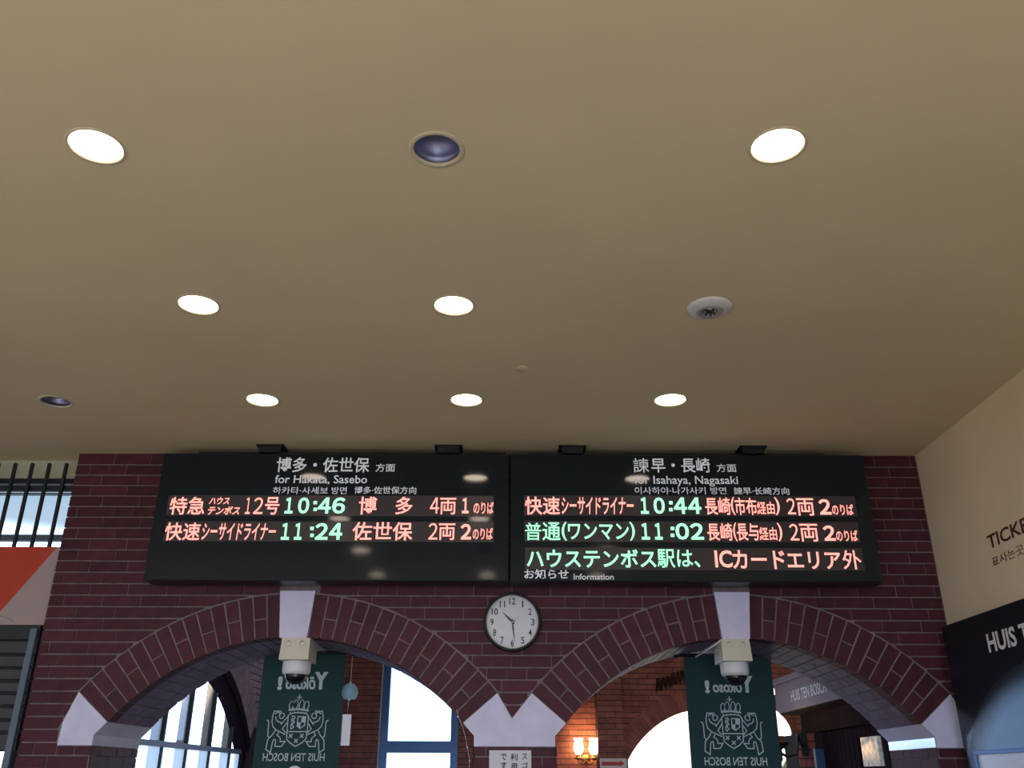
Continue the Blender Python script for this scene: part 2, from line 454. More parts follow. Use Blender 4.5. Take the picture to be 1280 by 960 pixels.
# end face of the wall's free left end, and the jambs of the piers
def side_bricks(mb, X, sx, y0, y1, ztop, zbot):
    for row, (z0, z1) in enumerate(zs):
        z1 = min(z1, ztop)
        if z1 - z0 < .010 or z0 < zbot: continue
        w = .117 if row % 2 else .237
        y = y0
        while y < y1-.02:
            a, b = y + .0025, min(y + w, y1) - .0025
            if b - a > .02:
                xo = X + random.uniform(-.001, .001)
                mb.box((min(xo, xo - sx*.010), a, z0), (max(xo, xo - sx*.010), b, z1))
            y += w; w = .117 if random.random() < .5 else .237
side_bricks(rb, XL, -1, YF+.013, YB, CZ, 0)
st = rb.build('brick_mass', M['brick_many'], wall_front); st['kind'] = 'stuff'
jb = MB()
side_bricks(jb, JL, 1, YF+.013, YB, IB-.004, 0)
side_bricks(jb, JC0, -1+2, YF+.013, YB, IB-.004, 0); side_bricks(jb, JC1, -1, YF+.013, YB, IB-.004, 0)
side_bricks(jb, JR, -1, YF+.013, YB, IB-.004, 0)
o = jb.build('jamb_bricks', M['brick_many'], wall_front); o['kind'] = 'stuff'

# rings, soffits, keystones
NV = 15
for ai, cx in enumerate(ARCH):
    ring = bpy.data.objects.new('trim_%d' % (ai+2), None); COL.objects.link(ring); ring.location = (cx, YF, ZC)
    struct(ring, ('left' if ai == 0 else 'right') + ' brick arch ring of the arcade with its pale keystone')
    def wedge(a0, a1, r0, r1, y0, y1, nm='brick', m=M['brick']):
        p = [(r0*math.sin(a0), r0*math.cos(a0)), (r1*math.sin(a0), r1*math.cos(a0)), (r1*math.sin(a1), r1*math.cos(a1)), (r0*math.sin(a1), r0*math.cos(a1))]
        mb = MB(); mb.prism(p, y0, y1)
        return mb.build(nm, m, ring)
    ak = math.asin((keyw[1]+.004)/RI)
    da = (PH - ak)/NV
    for sgn in (-1, 1):
        for k in range(NV):
            a0, a1 = ak + k*da + .0035, ak + (k+1)*da - .0035
            a0, a1 = sgn*a0, sgn*a1
            yy = random.uniform(-.0015, .0015)
            if k % 2 == 0: wedge(a0, a1, RI, RO, yy, yy+.11)
            else:
                s_ = RI + TH*(.52 if (k//2) % 2 else .46)
                wedge(a0, a1, RI, s_-.004, yy, yy+.11); wedge(a0, a1, s_+.004, RO, yy, yy+.11)
    # soffit bricks along the depth
    allr = [sgn*(ak + (k+.5)*da) for sgn in (-1, 1) for k in range(NV)]
    for j, am in enumerate(allr):
        y = .115
        L0 = .20 if j % 2 else .095
        while y < YB-YF-.02:
            y2 = min(y + L0, YB-YF)
            if y2 - y > .03: wedge(am-da/2+.0035, am+da/2-.0035, RI+random.uniform(0, .002), RI+.035, y+.003, y2-.003, 'brick', M['soffit'])
            y = y2; L0 = random.choice((.20, .20, .20, .095))
    # back face of the ring and the soffit behind the keystone
    bd = MB(); pts = [(r*math.sin(a), r*math.cos(a)) for r, a in [(RI+.010, -PH+2*PH*k/28) for k in range(29)] + [(RI+.06, PH-2*PH*k/28) for k in range(29)]]
    bd.prism(pts, .012, YB-YF-.002)
    bd.build('joint_bed', M['mortar_dark'], ring)
    ks = MB(); ks.prism([(-keyw[1], RI-.006), (-keyw[0], KT-ZC), (keyw[0], KT-ZC), (keyw[1], RI-.006)], -.012, .7)
    ks.build('keystone', M['stone'], ring)

# ------------------------------------------------------------------ right corner bits
# beige wall and barred window left of the arcade wall
YW = 5.72
zhead = at(20, 598, YW).z
z683 = at(20, 683, YW).z
wlb = MB(); wlb.box((-6.5, YW, zhead), (XL+.3, YW+.1, CZ)); wlb.box((-6.5, YW, 0), (-4.9, YW+.1, zhead)); wlb.box((-6.5,YW+.02,CZ-.001),(XL+.3,YW+.13,CZ+.2))
lintel = struct(wlb.build('wall_window', M['beige']), 'beige lintel strip above the barred window')
wx0, wx1 = -4.9, XL+.06
win = bpy.data.objects.new('window_1', None); COL.objects.link(win); win.location = (wx0, YW, 0); struct(win, 'tall window behind black vertical bars left of the brick wall')
def wbox(nm, m, px, y0, y1, Y0, Y1, x0=wx0, x1=wx1):
    za, zb = at(px, y1, Y0).z, at(px, y0, Y0).z
    b_ = MB(); b_.box((x0-wx0, Y0-YW, za), (x1-wx0, Y1-YW, zb)); return b_.build(nm, m, win)
wbox('head_rail', M['iron'], 40, 598, 604.5, YW-.01, YW+.05)
wbox('grille_rail', M['iron'], 40, 607, 613.5, 5.66, 5.69)
wbox('sash_rail', M['bluegrey'], 40, 616, 617.6, YW, YW+.04)
wbox('sash_rail', M['bluegrey'], 40, 668, 675.5, YW, YW+.05)
g_ = MB(); g_.box((0, .03, 1.2), (wx1-wx0, .036, zhead)); g_.build('pane', M['glass'], win)
for k in range(13):
    xb = at(82 - 21.3*k, 591, 5.65).x
    if xb < wx0: break
    b_ = MB(); b_.bbox((xb-wx0-.010, 5.63-YW, at(20, 683, 5.65).z-.1), (xb-wx0+.010, 5.652-YW, at(20, 579.5, 5.65).z), .002)
    b_.build('bar', M['iron'], win)

# orange and white vinyl banner
YO = 5.615
ban = thing('vinyl_banner', 'orange and white vinyl banner under the barred window', 'banner', (XL, YO, at(40, 781, YO).z))
zt_, zb_ = at(40, 683.5, YO).z, at(30, 781, YO).z
c1 = at(72, 683.5, YO); c2 = at(0, 765, YO)
sl = (c1.z-c2.z)/(c1.x-c2.x); xbm = c1.x - (c1.z-zb_)/sl
L = lambda x, z: (x-XL, z-zb_)
mb = MB(); mb.prism([L(-4.75, zt_), L(c1.x, zt_), L(xbm, zb_), L(-4.75, zb_)], 0, .006); mb.build('orange_field', M['orange'], ban)
mb = MB(); mb.prism([L(c1.x, zt_), L(XL+.02, zt_-.0), L(XL+.02, zb_), L(xbm, zb_)], 0, .006); mb.build('white_field', M['whitevinyl'], ban)
mb = MB()
for k in range(60):
    x_ = XL - .005 - k*.011
    ztop = c1.z if x_ > c1.x else c1.z - (c1.x-x_)*sl
    if ztop - zb_ < .01: break
    mb.box((x_-XL-.0018, -.0018, .001), (x_-XL+.0018, 0, ztop-zb_-.004))
o = mb.build('rib', M['whitevinyl'], ban); o['kind'] = 'stuff'
scr = [(at(x, y, YO).x, at(x, y, YO).z) for x, y in ((-6,771),(2,770),(8,772),(14,775),(19,779))]
strokes([scr], .004, lambda u, v: (u-XL, -.001, v-zb_)).build('curved_line_print', M['bluegrey'], ban)

# roller shutter
YS = 5.64
shz1 = at(20, 782, YS).z; shz0 = at(15, 939.5, YS).z
sh = thing('roller_shutter', 'half lowered dark slatted shutter left of the brick pier', 'shutter', (XL-.05, YS, shz0))
ys = [800, 818.5, 835, 851, 866.6, 883, 900, 915.5, 939]
xa_, xb_ = -4.6, XL-.045
mb = MB(); mb.bbox((xa_-XL+.05, -.01, at(20, 800, YS).z-shz0), (xb_-XL+.05, .16, shz1-shz0+.06), .004); mb.build('shutter_box', M['iron'], sh)
for a, b in zip(ys[:-1], ys[1:]):
    za, zb2 = at(20, b, YS).z-shz0, at(20, a, YS).z-shz0
    mb = MB(); h_ = zb2-za
    mb.prism([(0, za+.006), (-.012, za+.010), (-.014, zb2-.012), (-.004, zb2-.002), (.012, zb2-.002), (.012, za+.006)], xa_-XL+.05, xb_-XL+.05, axis='x')
    mb.build('slat', M['shutter'], sh)
mb = MB(); mb.box((xa_-XL+.05, .012, 0), (xb_-XL+.05, .02, shz1-shz0-.01)); mb.build('backing_sheet', M['iron'], sh)
mb = MB(); mb.box((-.06, .035, -shz0), (.07, .06, shz1-shz0+.05)); mb.build('side_channel', M['iron'], sh)
mb = MB(); mb.bbox((-.045, -.035, -shz0), (-.003, .03, shz1-shz0-.02), .004); mb.build('guide_rail', M['bluegrey'], sh)

# ================================================================== DEPARTURE BOARDS
YBd = 2.75*H
zb0, zb1 = at(640, 726.5, YBd).z, at(640, 567.3, YBd).z
xs0, xsm, xs1 = at(191, 647, YBd).x, at(637, 647, YBd).x, at(1092, 647, YBd).x
X_, Z_ = Vector((1,0,0)), Vector((0,0,1))
def board(x0, x1, label, brs, rail):
    og = Vector(((x0+x1)/2, YBd, zb0))
    t = thing('departure_board', label, 'departure board', og)
    m_ = MB(); m_.bbox((x0-og.x+.003, .006, 0), (x1-og.x-.003, .155, zb1-zb0), .004); m_.build('cabinet', M['black'], t)
    m_ = MB(); m_.bbox((x0-og.x+.006, 0, .006), (x1-og.x-.006, .006, zb1-zb0-.006), .0015); m_.build('front_glass', M['board'], t)
    a, b = at(rail[0], 565, YBd+.05).x, at(rail[1], 565, YBd+.05).x
    m_ = MB(); m_.bbox((a-og.x, .03, zb1-zb0), (b-og.x, .12, zb1-zb0+.018), .002); m_.build('top_rail', M['black'], t)
    for px in brs:
        xc = at(px, 560, YBd).x-og.x; z1 = CZ-zb0
        m_ = MB(); zt2 = zb1-zb0
        m_.box((xc-.068, .03, zt2), (xc+.068, .14, z1-.012)); m_.bbox((xc-.088, .015, z1-.012), (xc+.088, .16, z1-.0005), .002)
        m_.build('ceiling_bracket', M['black'], t)
    return t, og
bl, ogl = board(xs0, xsm, 'left departure board, for Hakata and Sasebo, two lit rows', (336, 560), (250, 632))
brd, ogr = board(xsm, xs1, 'right departure board, for Isahaya and Nagasaki, three lit rows', (716, 943), (660, 1028))
def btext(par, og, s, x0, y0, x1, y1, m, nm='lettering', off=0.0, dy=.0015, shear=0.0):
    a, b = at(x0, y1, YBd), at(x1, y0, YBd); am, bm_ = at(x0, (y0+y1)/2, YBd), at(x1, (y0+y1)/2, YBd)
    return text(nm, s, (am.x, YBd-dy, a.z), X_, Z_, bm_.x-am.x, b.z-a.z, m, par, off, shear, origin=og)
def strip(par, og, x0, y0, x1, y1):
    a, b = at(x0, y1, YBd), at(x1, y0, YBd); am, bm_ = at(x0, (y0+y1)/2, YBd), at(x1, (y0+y1)/2, YBd)
    m_ = MB(); m_.box((am.x-og.x, -.001, a.z-og.z), (bm_.x-og.x, .001, b.z-og.z))
    return m_.build('led_strip', M['strip'], par)
G, D = M['led_green'], M['led_red']
def digits(it):
    s, x0, x1, y0, y1, m = it[:6]; w = x1-x0; out = []
    FW = {str(k): chr(0xFF10+k) for k in range(10)}
    if ':' in s:
        cells = ((0, .20), (.215, .40), (.472, .53), (.55, .765), (.785, 1.0)); off = .03
    elif len(s) == 2: cells = ((0, .42), (.46, 1.0)); off = .004
    else: cells = ((0, 1),); off = it[6]
    for ch, (a, b) in zip(s, cells):
        ya, yb = y0, y1
        if ch == ':':
            for q in (.22, .64): out.append(('■', x0+a*w, x0+b*w, y0+(y1-y0)*q, y0+(y1-y0)*(q+.20), m, 0))
            continue
        if ch == '1' and len(s) > 1: b = a + (b-a)*.66; 
        out.append((FW[ch], x0+a*w, x0+b*w, ya, yb, m, off))
    return out
def row_of(par, og, sx0, sx1, sy0, sy1, items):
    sp_ = strip(par, og, sx0, sy0, sx1, sy1)
    flat = []
    for it in items: flat += digits(it) if it[0][0].isdigit() else [it]
    for it in flat:
        s, x0, x1, y0, y1, m = it[:6]
        btext(sp_, og, s, x0, y0, x1, y1, m, 'led_text', it[6] if len(it) > 6 else .012, .0022, it[7] if len(it) > 7 else 0)
row_of(bl, ogl, 209, 617, 620, 644.3, [
    ('特急', 212.4, 256.5, 621.3, 643.3, D), ('ハウス', 261.6, 287, 621.7, 630.5, D, .02, .2), ('テンボス', 260, 299.7, 633, 643.5, D, .02, .2),
    ('12', 307.3, 329, 622, 642.5, D, .008), ('号', 331.5, 349.3, 621.5, 643.3, D), ('10:46', 356.6, 431.5, 622, 642, G, .03),
    ('博', 448.7, 471, 621, 643.2, D), ('多', 494.5, 515.8, 621, 643.2, D), ('4', 537.7, 549, 622, 642, D, .004), ('両', 550, 570.2, 622.5, 643, D, .008),
    ('1', 577.7, 586, 622.5, 641.8, D, .03), ('のりば', 592, 617, 627.5, 642.3, D, .012)])
row_of(bl, ogl, 206, 617, 652.5, 676.5, [
    ('快速', 206.3, 250.4, 653.4, 675.7, D), ('シーサイドライナー', 253, 344.8, 654, 675.2, D, .012, .1), ('11:24', 352, 428, 654, 674.7, G, .03),
    ('佐世保', 440.6, 515.8, 652.8, 675.4, D), ('2', 535.7, 547, 654, 674.4, D, .004), ('両', 548.5, 569, 654.5, 675, D, .008),
    ('2', 575.7, 589, 655, 674.4, D, .03), ('のりば', 591, 616, 660, 674.6, D, .012)])
row_of(brd, ogr, 655, 1070, 620.3, 644.5, [
    ('快速', 656, 700, 621, 643.5, D), ('シーサイドライナー', 702, 792, 621.6, 643, D, .012, .1), ('10:44', 800.6, 876.2, 622, 642.4, G, .03),
    ('長崎', 881.3, 913, 622, 643.8, D), ('(', 913.6, 918.5, 621.5, 643.8, D), ('市布', 918.5, 945.5, 622, 643.8, D), ('経由', 946, 968, 627, 643, D), (')', 968.5, 974.4, 621.7, 644, D),
    ('2', 983.5, 994, 623, 643, D, .004), ('両', 996, 1017.4, 623, 644.6, D, .008), ('2', 1023.5, 1038.2, 624, 643.3, D, .03), ('のりば', 1040, 1066.5, 630.4, 643.9, D)])
row_of(brd, ogr, 655.5, 1074, 652.5, 677, [
    ('普', 656.4, 676.5, 653.5, 675.3, G, .004), ('通', 678, 700.5, 653, 675.6, G, .010), ('(', 702, 708.5, 652.7, 675.7, G), ('ワンマン', 710, 786, 654.5, 674.6, G, .012), (')', 787, 793.5, 652.7, 675.7, G),
    ('11:02', 801.6, 879.3, 654, 674.6, G, .03), ('長崎', 884, 915.5, 654, 676, D), ('(', 916.5, 921, 653.5, 676.5, D), ('長与', 921, 948, 654.3, 676, D), ('経由', 949, 971, 659, 675.3, D), (')', 972, 977.6, 653.8, 676.5, D),
    ('2', 987, 998, 655, 675.5, D, .004), ('両', 1000, 1022.5, 655, 677, D, .008), ('2', 1029, 1043.5, 657, 676, D, .03), ('のりば', 1045, 1071.9, 662.8, 676.5, D)])
row_of(brd, ogr, 656.5, 1079, 685.5, 712, [
    ('ハウステンボス', 658.4, 820, 687, 709.3, G, .016), ('駅は、', 821.5, 874.8, 686.8, 709.8, G, .01), ('IC', 893.5, 915, 688, 709.5, D, .02), ('カード', 915.5, 981, 688, 711.2, D, .016), ('エリア', 984, 1051, 690, 711.4, D, .016), ('外', 1053, 1076.3, 688, 711.8, D, .006)])
W_ = M['letter']

for par, og, items in ((bl, ogl, [
        ('博多・佐世保', 345.9, 572, 462, 590.4, .014), ('方面', 469.5, 579.6, 493.8, 589.8, .008), ('for Hakata, Sasebo', 343.8, 594.2, 459, 605.6, .008),
        ('하카타·사세보', 341.2, 608.7, 410, 617.6, .004), ('방면', 414.5, 608.7, 433.5, 617.6, .004), ('博多·佐世保方向', 443, 608.3, 520.3, 617.4, .008)]),
    (brd, ogr, [
        ('諫', 791.5, 572.6, 811, 590.8, .004), ('早・長崎', 814, 572.6, 887.4, 590.8, .014), ('方面', 895.5, 580, 920.3, 590.2, .008), ('for Isahaya, Nagasaki', 793, 595, 922.4, 608, .008),
        ('이사하야·나가사키', 793.5, 608.9, 882, 617.8, .004), ('방면', 888, 608.9, 907.7, 617.8, .004), ('諫早·长崎方向', 917.3, 609.3, 986.3, 618.4, .008),
        ('お知らせ', 655.4, 711.6, 710.8, 723.8, .016), ('Information', 717, 717.4, 767, 724.6, .008)])):
    for s, x0, y0, x1, y1, off in items: btext(par, og, s, x0, y0, x1, y1, W_, 'lettering', off)

# ================================================================== CLOCK
cc = at(640.5, 778, YF)
ck = thing('wall_clock', 'round black rimmed clock reading half past ten on the brick wall', 'clock', (cc.x, YF-.0015, cc.z))
CRr = .1745
m_ = MB(); m_.lathe([(CRr*.90, -.012), (CRr*.90, -.028), (CRr*.93, -.036), (CRr*.97, -.036), (CRr, -.026), (CRr*1.01, -.012), (CRr, 0), (.001, 0)], n=64, axis='y'); m_.build('rim', M['iron'], ck)
m_ = MB(); m_.lathe([(CRr*.865, -.0262), (CRr*.880, -.0315), (CRr*.905, -.030), (CRr*.905, -.012)], n=64, axis='y'); m_.build('inner_ring', mat('pale_metal_ring', (.55, .56, .50), .3, metal=.6), ck)
m_ = MB(); m_.lathe([(.0005, -.012), (CRr*.89, -.012)], n=64, axis='y', smooth=False); m_.build('dial', M['dial'], ck)
for k in range(1, 13):
    a = R(30*k); r_ = CRr*.71; s = str(k); hN = .040; wN = .0195*len(s) - (.004 if k in (1, 11) else 0) - (.002 if len(s) == 2 else 0)
    if k == 1: wN = .008
    text('numeral', s, (r_*math.sin(a)-wN/2, -.0135, r_*math.cos(a)-hN/2), X_, Z_, wN, hN, M['ink'], ck, .012)
m_ = MB()
for k in range(60):
    a = R(6*k); d = Vector((math.sin(a), 0, math.cos(a))); t_ = Vector((math.cos(a), 0, -math.sin(a)))*.0008; l_ = .005 if k % 5 == 0 else .0028
    p = d*CRr*.84 + Vector((0, -.0133, 0)); q = d*(CRr*.84-l_) + Vector((0, -.0133, 0))
    m_.add([p-t_, p+t_, q+t_, q-t_], [(0,1,2,3)])
o = m_.build('minute_marks', M['ink'], ck); o['kind'] = 'stuff'
def hand(nm, deg, ln, w, y, m, tail=.015):
    a = R(deg); d = Vector((math.sin(a), 0, math.cos(a))); t_ = Vector((math.cos(a), 0, -math.sin(a)))
    m_ = MB(); pr = [d*-tail - t_*w*.4, d*-tail + t_*w*.4, d*ln*.35 + t_*w*.6, d*ln + t_*w*.12, d*ln - t_*w*.12, d*ln*.35 - t_*w*.6]
    vs_ = [p + Vector((0, y, 0)) for p in pr] + [p + Vector((0, y-.0012, 0)) for p in pr]
    m_.add(vs_, [(0,1,2,3,4,5), (11,10,9,8,7,6)] + [(i, (i+1) % 6, (i+1) % 6+6, i+6) for i in range(6)]); m_.build(nm, m, ck)
gm = mat('dark_grey_hand', (.05, .055, .06), .4)
hand('hour_hand', -46, .085, .011, -.0150, gm); hand('minute_hand', 173.5, .122, .008, -.0170, gm); hand('second_hand', 52, .055, .003, -.0188, mat('silver_hand', (.4,.4,.42), .4, metal=.5))
m_ = MB(); m_.lathe([(.0065, -.013), (.0065, -.021), (.001, -.0215)], n=16, axis='y'); m_.build('hand_boss', M['steel'], ck)

# ================================================================== CEILING FITTINGS
def down_parts(root, lit):
    m_ = MB(); m_.lathe([(RH-.004, .03), (RH-.004, 0), (RH+.001, -.004), (RH+.0085, -.004), (RH+.010, 0)] if lit else [(.078, .012), (.078, -.002), (.081, -.005), (RH+.005, -.005), (RH+.008, 0)], n=48); m_.build('trim_ring', M['trim'], root)
    if lit:
        m_ = MB(); m_.lathe([(RH-.005, .003), (RH-.010, .035)], n=48); m_.build('reflector', M['white'], root)
        m_ = MB(); m_.lathe([(.0005, .010), (RH-.006, .010)], n=48, smooth=False); m_.build('lamp_face', M['lamp'], root)
    else:
        m_ = MB(); m_.lathe([(.0795, .006), (.0765, .004), (.074, .030), (.060, .055), (.036, .070), (.0005, .076)], n=48); m_.build('reflector', M['reflector'], root)
lb = {0: 'lit recessed downlight, nearest the ceiling edge, above the left departure board\'s Hakata heading', 1: 'lit recessed downlight in the row nearest the boards, middle of the three',
      2: 'lit recessed downlight in the row nearest the boards, rightmost of three', 3: 'lit recessed downlight, left one of the middle pair', 4: 'lit recessed downlight, right one of the middle pair, left of the oval emergency lamp',
      5: 'large lit recessed downlight at the upper left of the photo', 6: 'large lit recessed downlight at the upper right of the photo'}
lb[0] = 'lit recessed downlight in the row nearest the boards, leftmost of three'
tl = thing('downlight', lb[0], 'ceiling light', (LIT[0][0], LIT[0][1], CZ), 'recessed ceiling downlights'); down_parts(tl, True)
def copy_thing(src, loc, label, group=None):
    c = src.copy(); COL.objects.link(c); c.location = loc; c['label'] = label
    if group: c['group'] = group
    for ch in src.children:
        k = ch.copy(); COL.objects.link(k); k.parent = c
        for g2 in ch.children:
            k2 = g2.copy(); COL.objects.link(k2); k2.parent = k
    return c
for i, (x, y) in list(enumerate(LIT))[1:]: copy_thing(tl, (x, y, CZ), lb[i])
for i, (x, y) in enumerate(EXTRA): copy_thing(tl, (x, y, CZ), 'added recessed downlight outside the photo, %s row, %s column' % (('overhead', 'first rear', 'second rear', 'farthest rear')[i//3], ('left', 'middle', 'right')[i % 3]))
td = thing('downlight', 'unlit recessed downlight with a dark blue reflector between the two large lamps', 'ceiling light', (*UNLIT[0], CZ), 'recessed ceiling downlights'); down_parts(td, False)
copy_thing(td, (*UNLIT[1], CZ), 'small unlit recessed downlight above the barred window')
p = atz(886.5, 384, CZ)
el = thing('emergency_light', 'white oval looking emergency lamp with a clear central lens on the ceiling', 'emergency light', (p.x, p.y, CZ))
m_ = MB(); m_.lathe([(.0985, 0), (.100, -.006), (.097, -.012), (.085, -.017), (.050, -.022), (.044, -.022), (.040, -.016), (.0005, -.016)], n=48); m_.build('housing', M['white'], el)
m_ = MB(); m_.lathe([(.046, -.0215), (.060, -.026), (.056, -.029), (.040, -.028), (.034, -.018)], n=40); m_.build('lens_ring', mat('grey_lens_ring', (.38, .36, .40), .4), el)
m_ = MB(); m_.lathe([(.034, -.017), (.028, -.026), (.016, -.034), (.001, -.037)], n=24); m_.build('lens', mat('chrome_lens', (.5,.5,.55), .08, metal=1), el)
m_ = MB()
for k in range(5): m_.sphere((.02*math.cos(k*1.257), .02*math.sin(k*1.257), -.034), .0055, 8, 6)
m_.build('bulb_cluster', mat('dark_glass_beads', (.03,.03,.05), .05), el)
m_ = MB(); m_.lathe([(.003, -.020), (.003, -.025), (.0002, -.026)], c=(-.055, .03, 0), n=8); m_.build('indicator', M['letter2'], el)
p = atz(653, 460.5, CZ)
m_ = MB(); m_.lathe([(.034, 0), (.034, -.002), (.031, -.004), (.0005, -.004)], n=32)
tag(m_.build('cover_plate', M['ceiling'], None, (p.x, p.y, CZ)), 'small flush round cover plate painted like the ceiling, between lamp rows', 'cover plate')

# ================================================================== SECURITY CAMERAS
def dome_camera(px, label, side):
    c = at(px, 797, YF); x = c.x; z = EYE+.782-.008
    t = thing('security_camera', label, 'security camera', (x, YF+.09, z), 'dome cameras under the keystones')
    m_ = MB(); w = .084; y0 = -.135
    m_.add([(-w,y0+.02,0),(w,y0+.02,0),(w,.10,0),(-w,.10,0),(-w-.004,y0,-.128),(w+.004,y0,-.128),(w+.004,.10,-.128),(-w-.004,.10,-.128)],
           [(0,1,2,3),(7,6,5,4),(4,5,1,0),(5,6,2,1),(6,7,3,2),(7,4,0,3)])
    hb = m_.build('mount_box', M['ivory'], t)
    for s in (-1, 1):
        m_ = MB(); m_.lathe([(.0185, .002), (.0185, -.007), (.0150, -.007), (.0150, .0005), (.0005, .0005)], c=(s*.042, y0+.0155, -.033), n=24, axis='y'); m_.build('knockout', M['ivory'], hb)
    m_ = MB(); m_.lathe([(.001, -.1275), (.080, -.128), (.084, -.134), (.084, -.185), (.078, -.202), (.060, -.206), (.001, -.206)], c=(0, -.03, 0), n=40); m_.build('camera_housing', M['white'], t)
    m_ = MB(); m_.lathe([(.064, -.205), (.062, -.225), (.048, -.246), (.028, -.257), (.001, -.261)], c=(0, -.03, 0), n=32); d_ = m_.build('dome', M['dome'], t)
    if side:
        m_ = MB(); m_.tube([(-.075, -.10, -.004), (-.19, .16, -.072)], .006); m_.build('cable_conduit', M['white'], t)
    return t
dome_camera(371.5, 'white dome camera on ivory box under the left keystone', 0)
dome_camera(917.5, 'white dome camera on ivory box under the right keystone, with conduit', 1)

# ================================================================== BANNERS
YN = 6.19
def crest(T_, par, sc):
    def U(x, y): return (x - (398 + (y-340)*.085))*sc, -(y-560)*sc
    lion = [[(190,374),(192,340),(105,340),(97,400),(100,460),(120,515),(165,553),(230,580),(285,605)],
            [(125,372),(140,352),(168,356),(182,368),(176,392),(184,415),(205,426),(228,414),(238,394),(230,374),(212,362)],
            [(133,405),(148,440),(175,460),(208,468),(218,490),(240,455),(284,400)],
            [(284,470),(240,540),(290,585)],
            [(160,556),(130,615),(88,662),(86,770),(147,808),(152,690),(160,665),(178,662),(188,690),(190,738),(265,738),(302,682),(240,685),(238,655),(222,632),(188,612),(205,582)],
            [(38,442),(58,455),(66,490),(72,560),(80,620),(98,636)]]
    L_ = [[U(*p) for p in l] for l in lion]
    lines = L_ + [[(-u, v) for u, v in l] for l in L_]
    sh = [(285,390),(308,370),(355,360),(408,357),(460,360),(508,370),(530,392),(538,480),(545,560),(545,655),(500,700),(432,738),(365,700),(315,660),(302,560),(293,480),(285,390)]
    lines.append([U(*p) for p in sh]); lines.append([U(302,572), U(542,572)])
    for cx_, w_, h_ in ((300,26,52),(352,28,72),(425,28,72),(487,28,55)):
        lines.append([U(cx_+w_*math.cos(t*math.pi/8)*1.0, 280-h_*math.sin(t*math.pi/8)) for t in range(9)])
        lines.append([U(cx_-w_, 280), U(cx_-w_*.6+(6 if cx_ < 390 else -2), 318)]); lines.append([U(cx_+w_, 280), U(cx_+w_*.6, 318)])
    lines.append([U(278,322), U(398,312), U(520,330)]); lines.append([U(282,332), U(398,322), U(516,338)])
    for k in range(5): a_ = U(303+k*47, 350-abs(k-2)*-3); lines.append([(a_[0]-4*sc, a_[1]), (a_[0]+4*sc, a_[1])])
    lines += [[U(380,150), U(383,210)], [U(356,182), U(408,182)]]
    for x, y in ((356,620),(489,620),(430,675)):
        lines += [[U(x-18, y-18), U(x+18, y+18)], [U(x+18, y-18), U(x-18, y+18)]]*1
    lines += [[U(405,402), U(500,404), U(502,500), U(452,536), U(412,510), U(405,402)]]
    lines += [[U(330,400), U(355,395), U(372,415), U(350,440), U(375,465), U(345,490), U(375,520), U(345,545), U(335,500), U(352,470), U(330,440), U(345,415)]]
    strokes(lines, 12*sc, T_).build('crest_print', M['print'], par)
    q = MB()
    for a, b, c, d in (((452,405),(498,405),(498,468),(452,468)), ((410,468),(452,468),(452,530),(414,505))):
        q.add([T_(*U(*a)), T_(*U(*b)), T_(*U(*c)), T_(*U(*d))], [(0,1,2,3)])
    q.build('shield_quarter_print', M['print'], par)
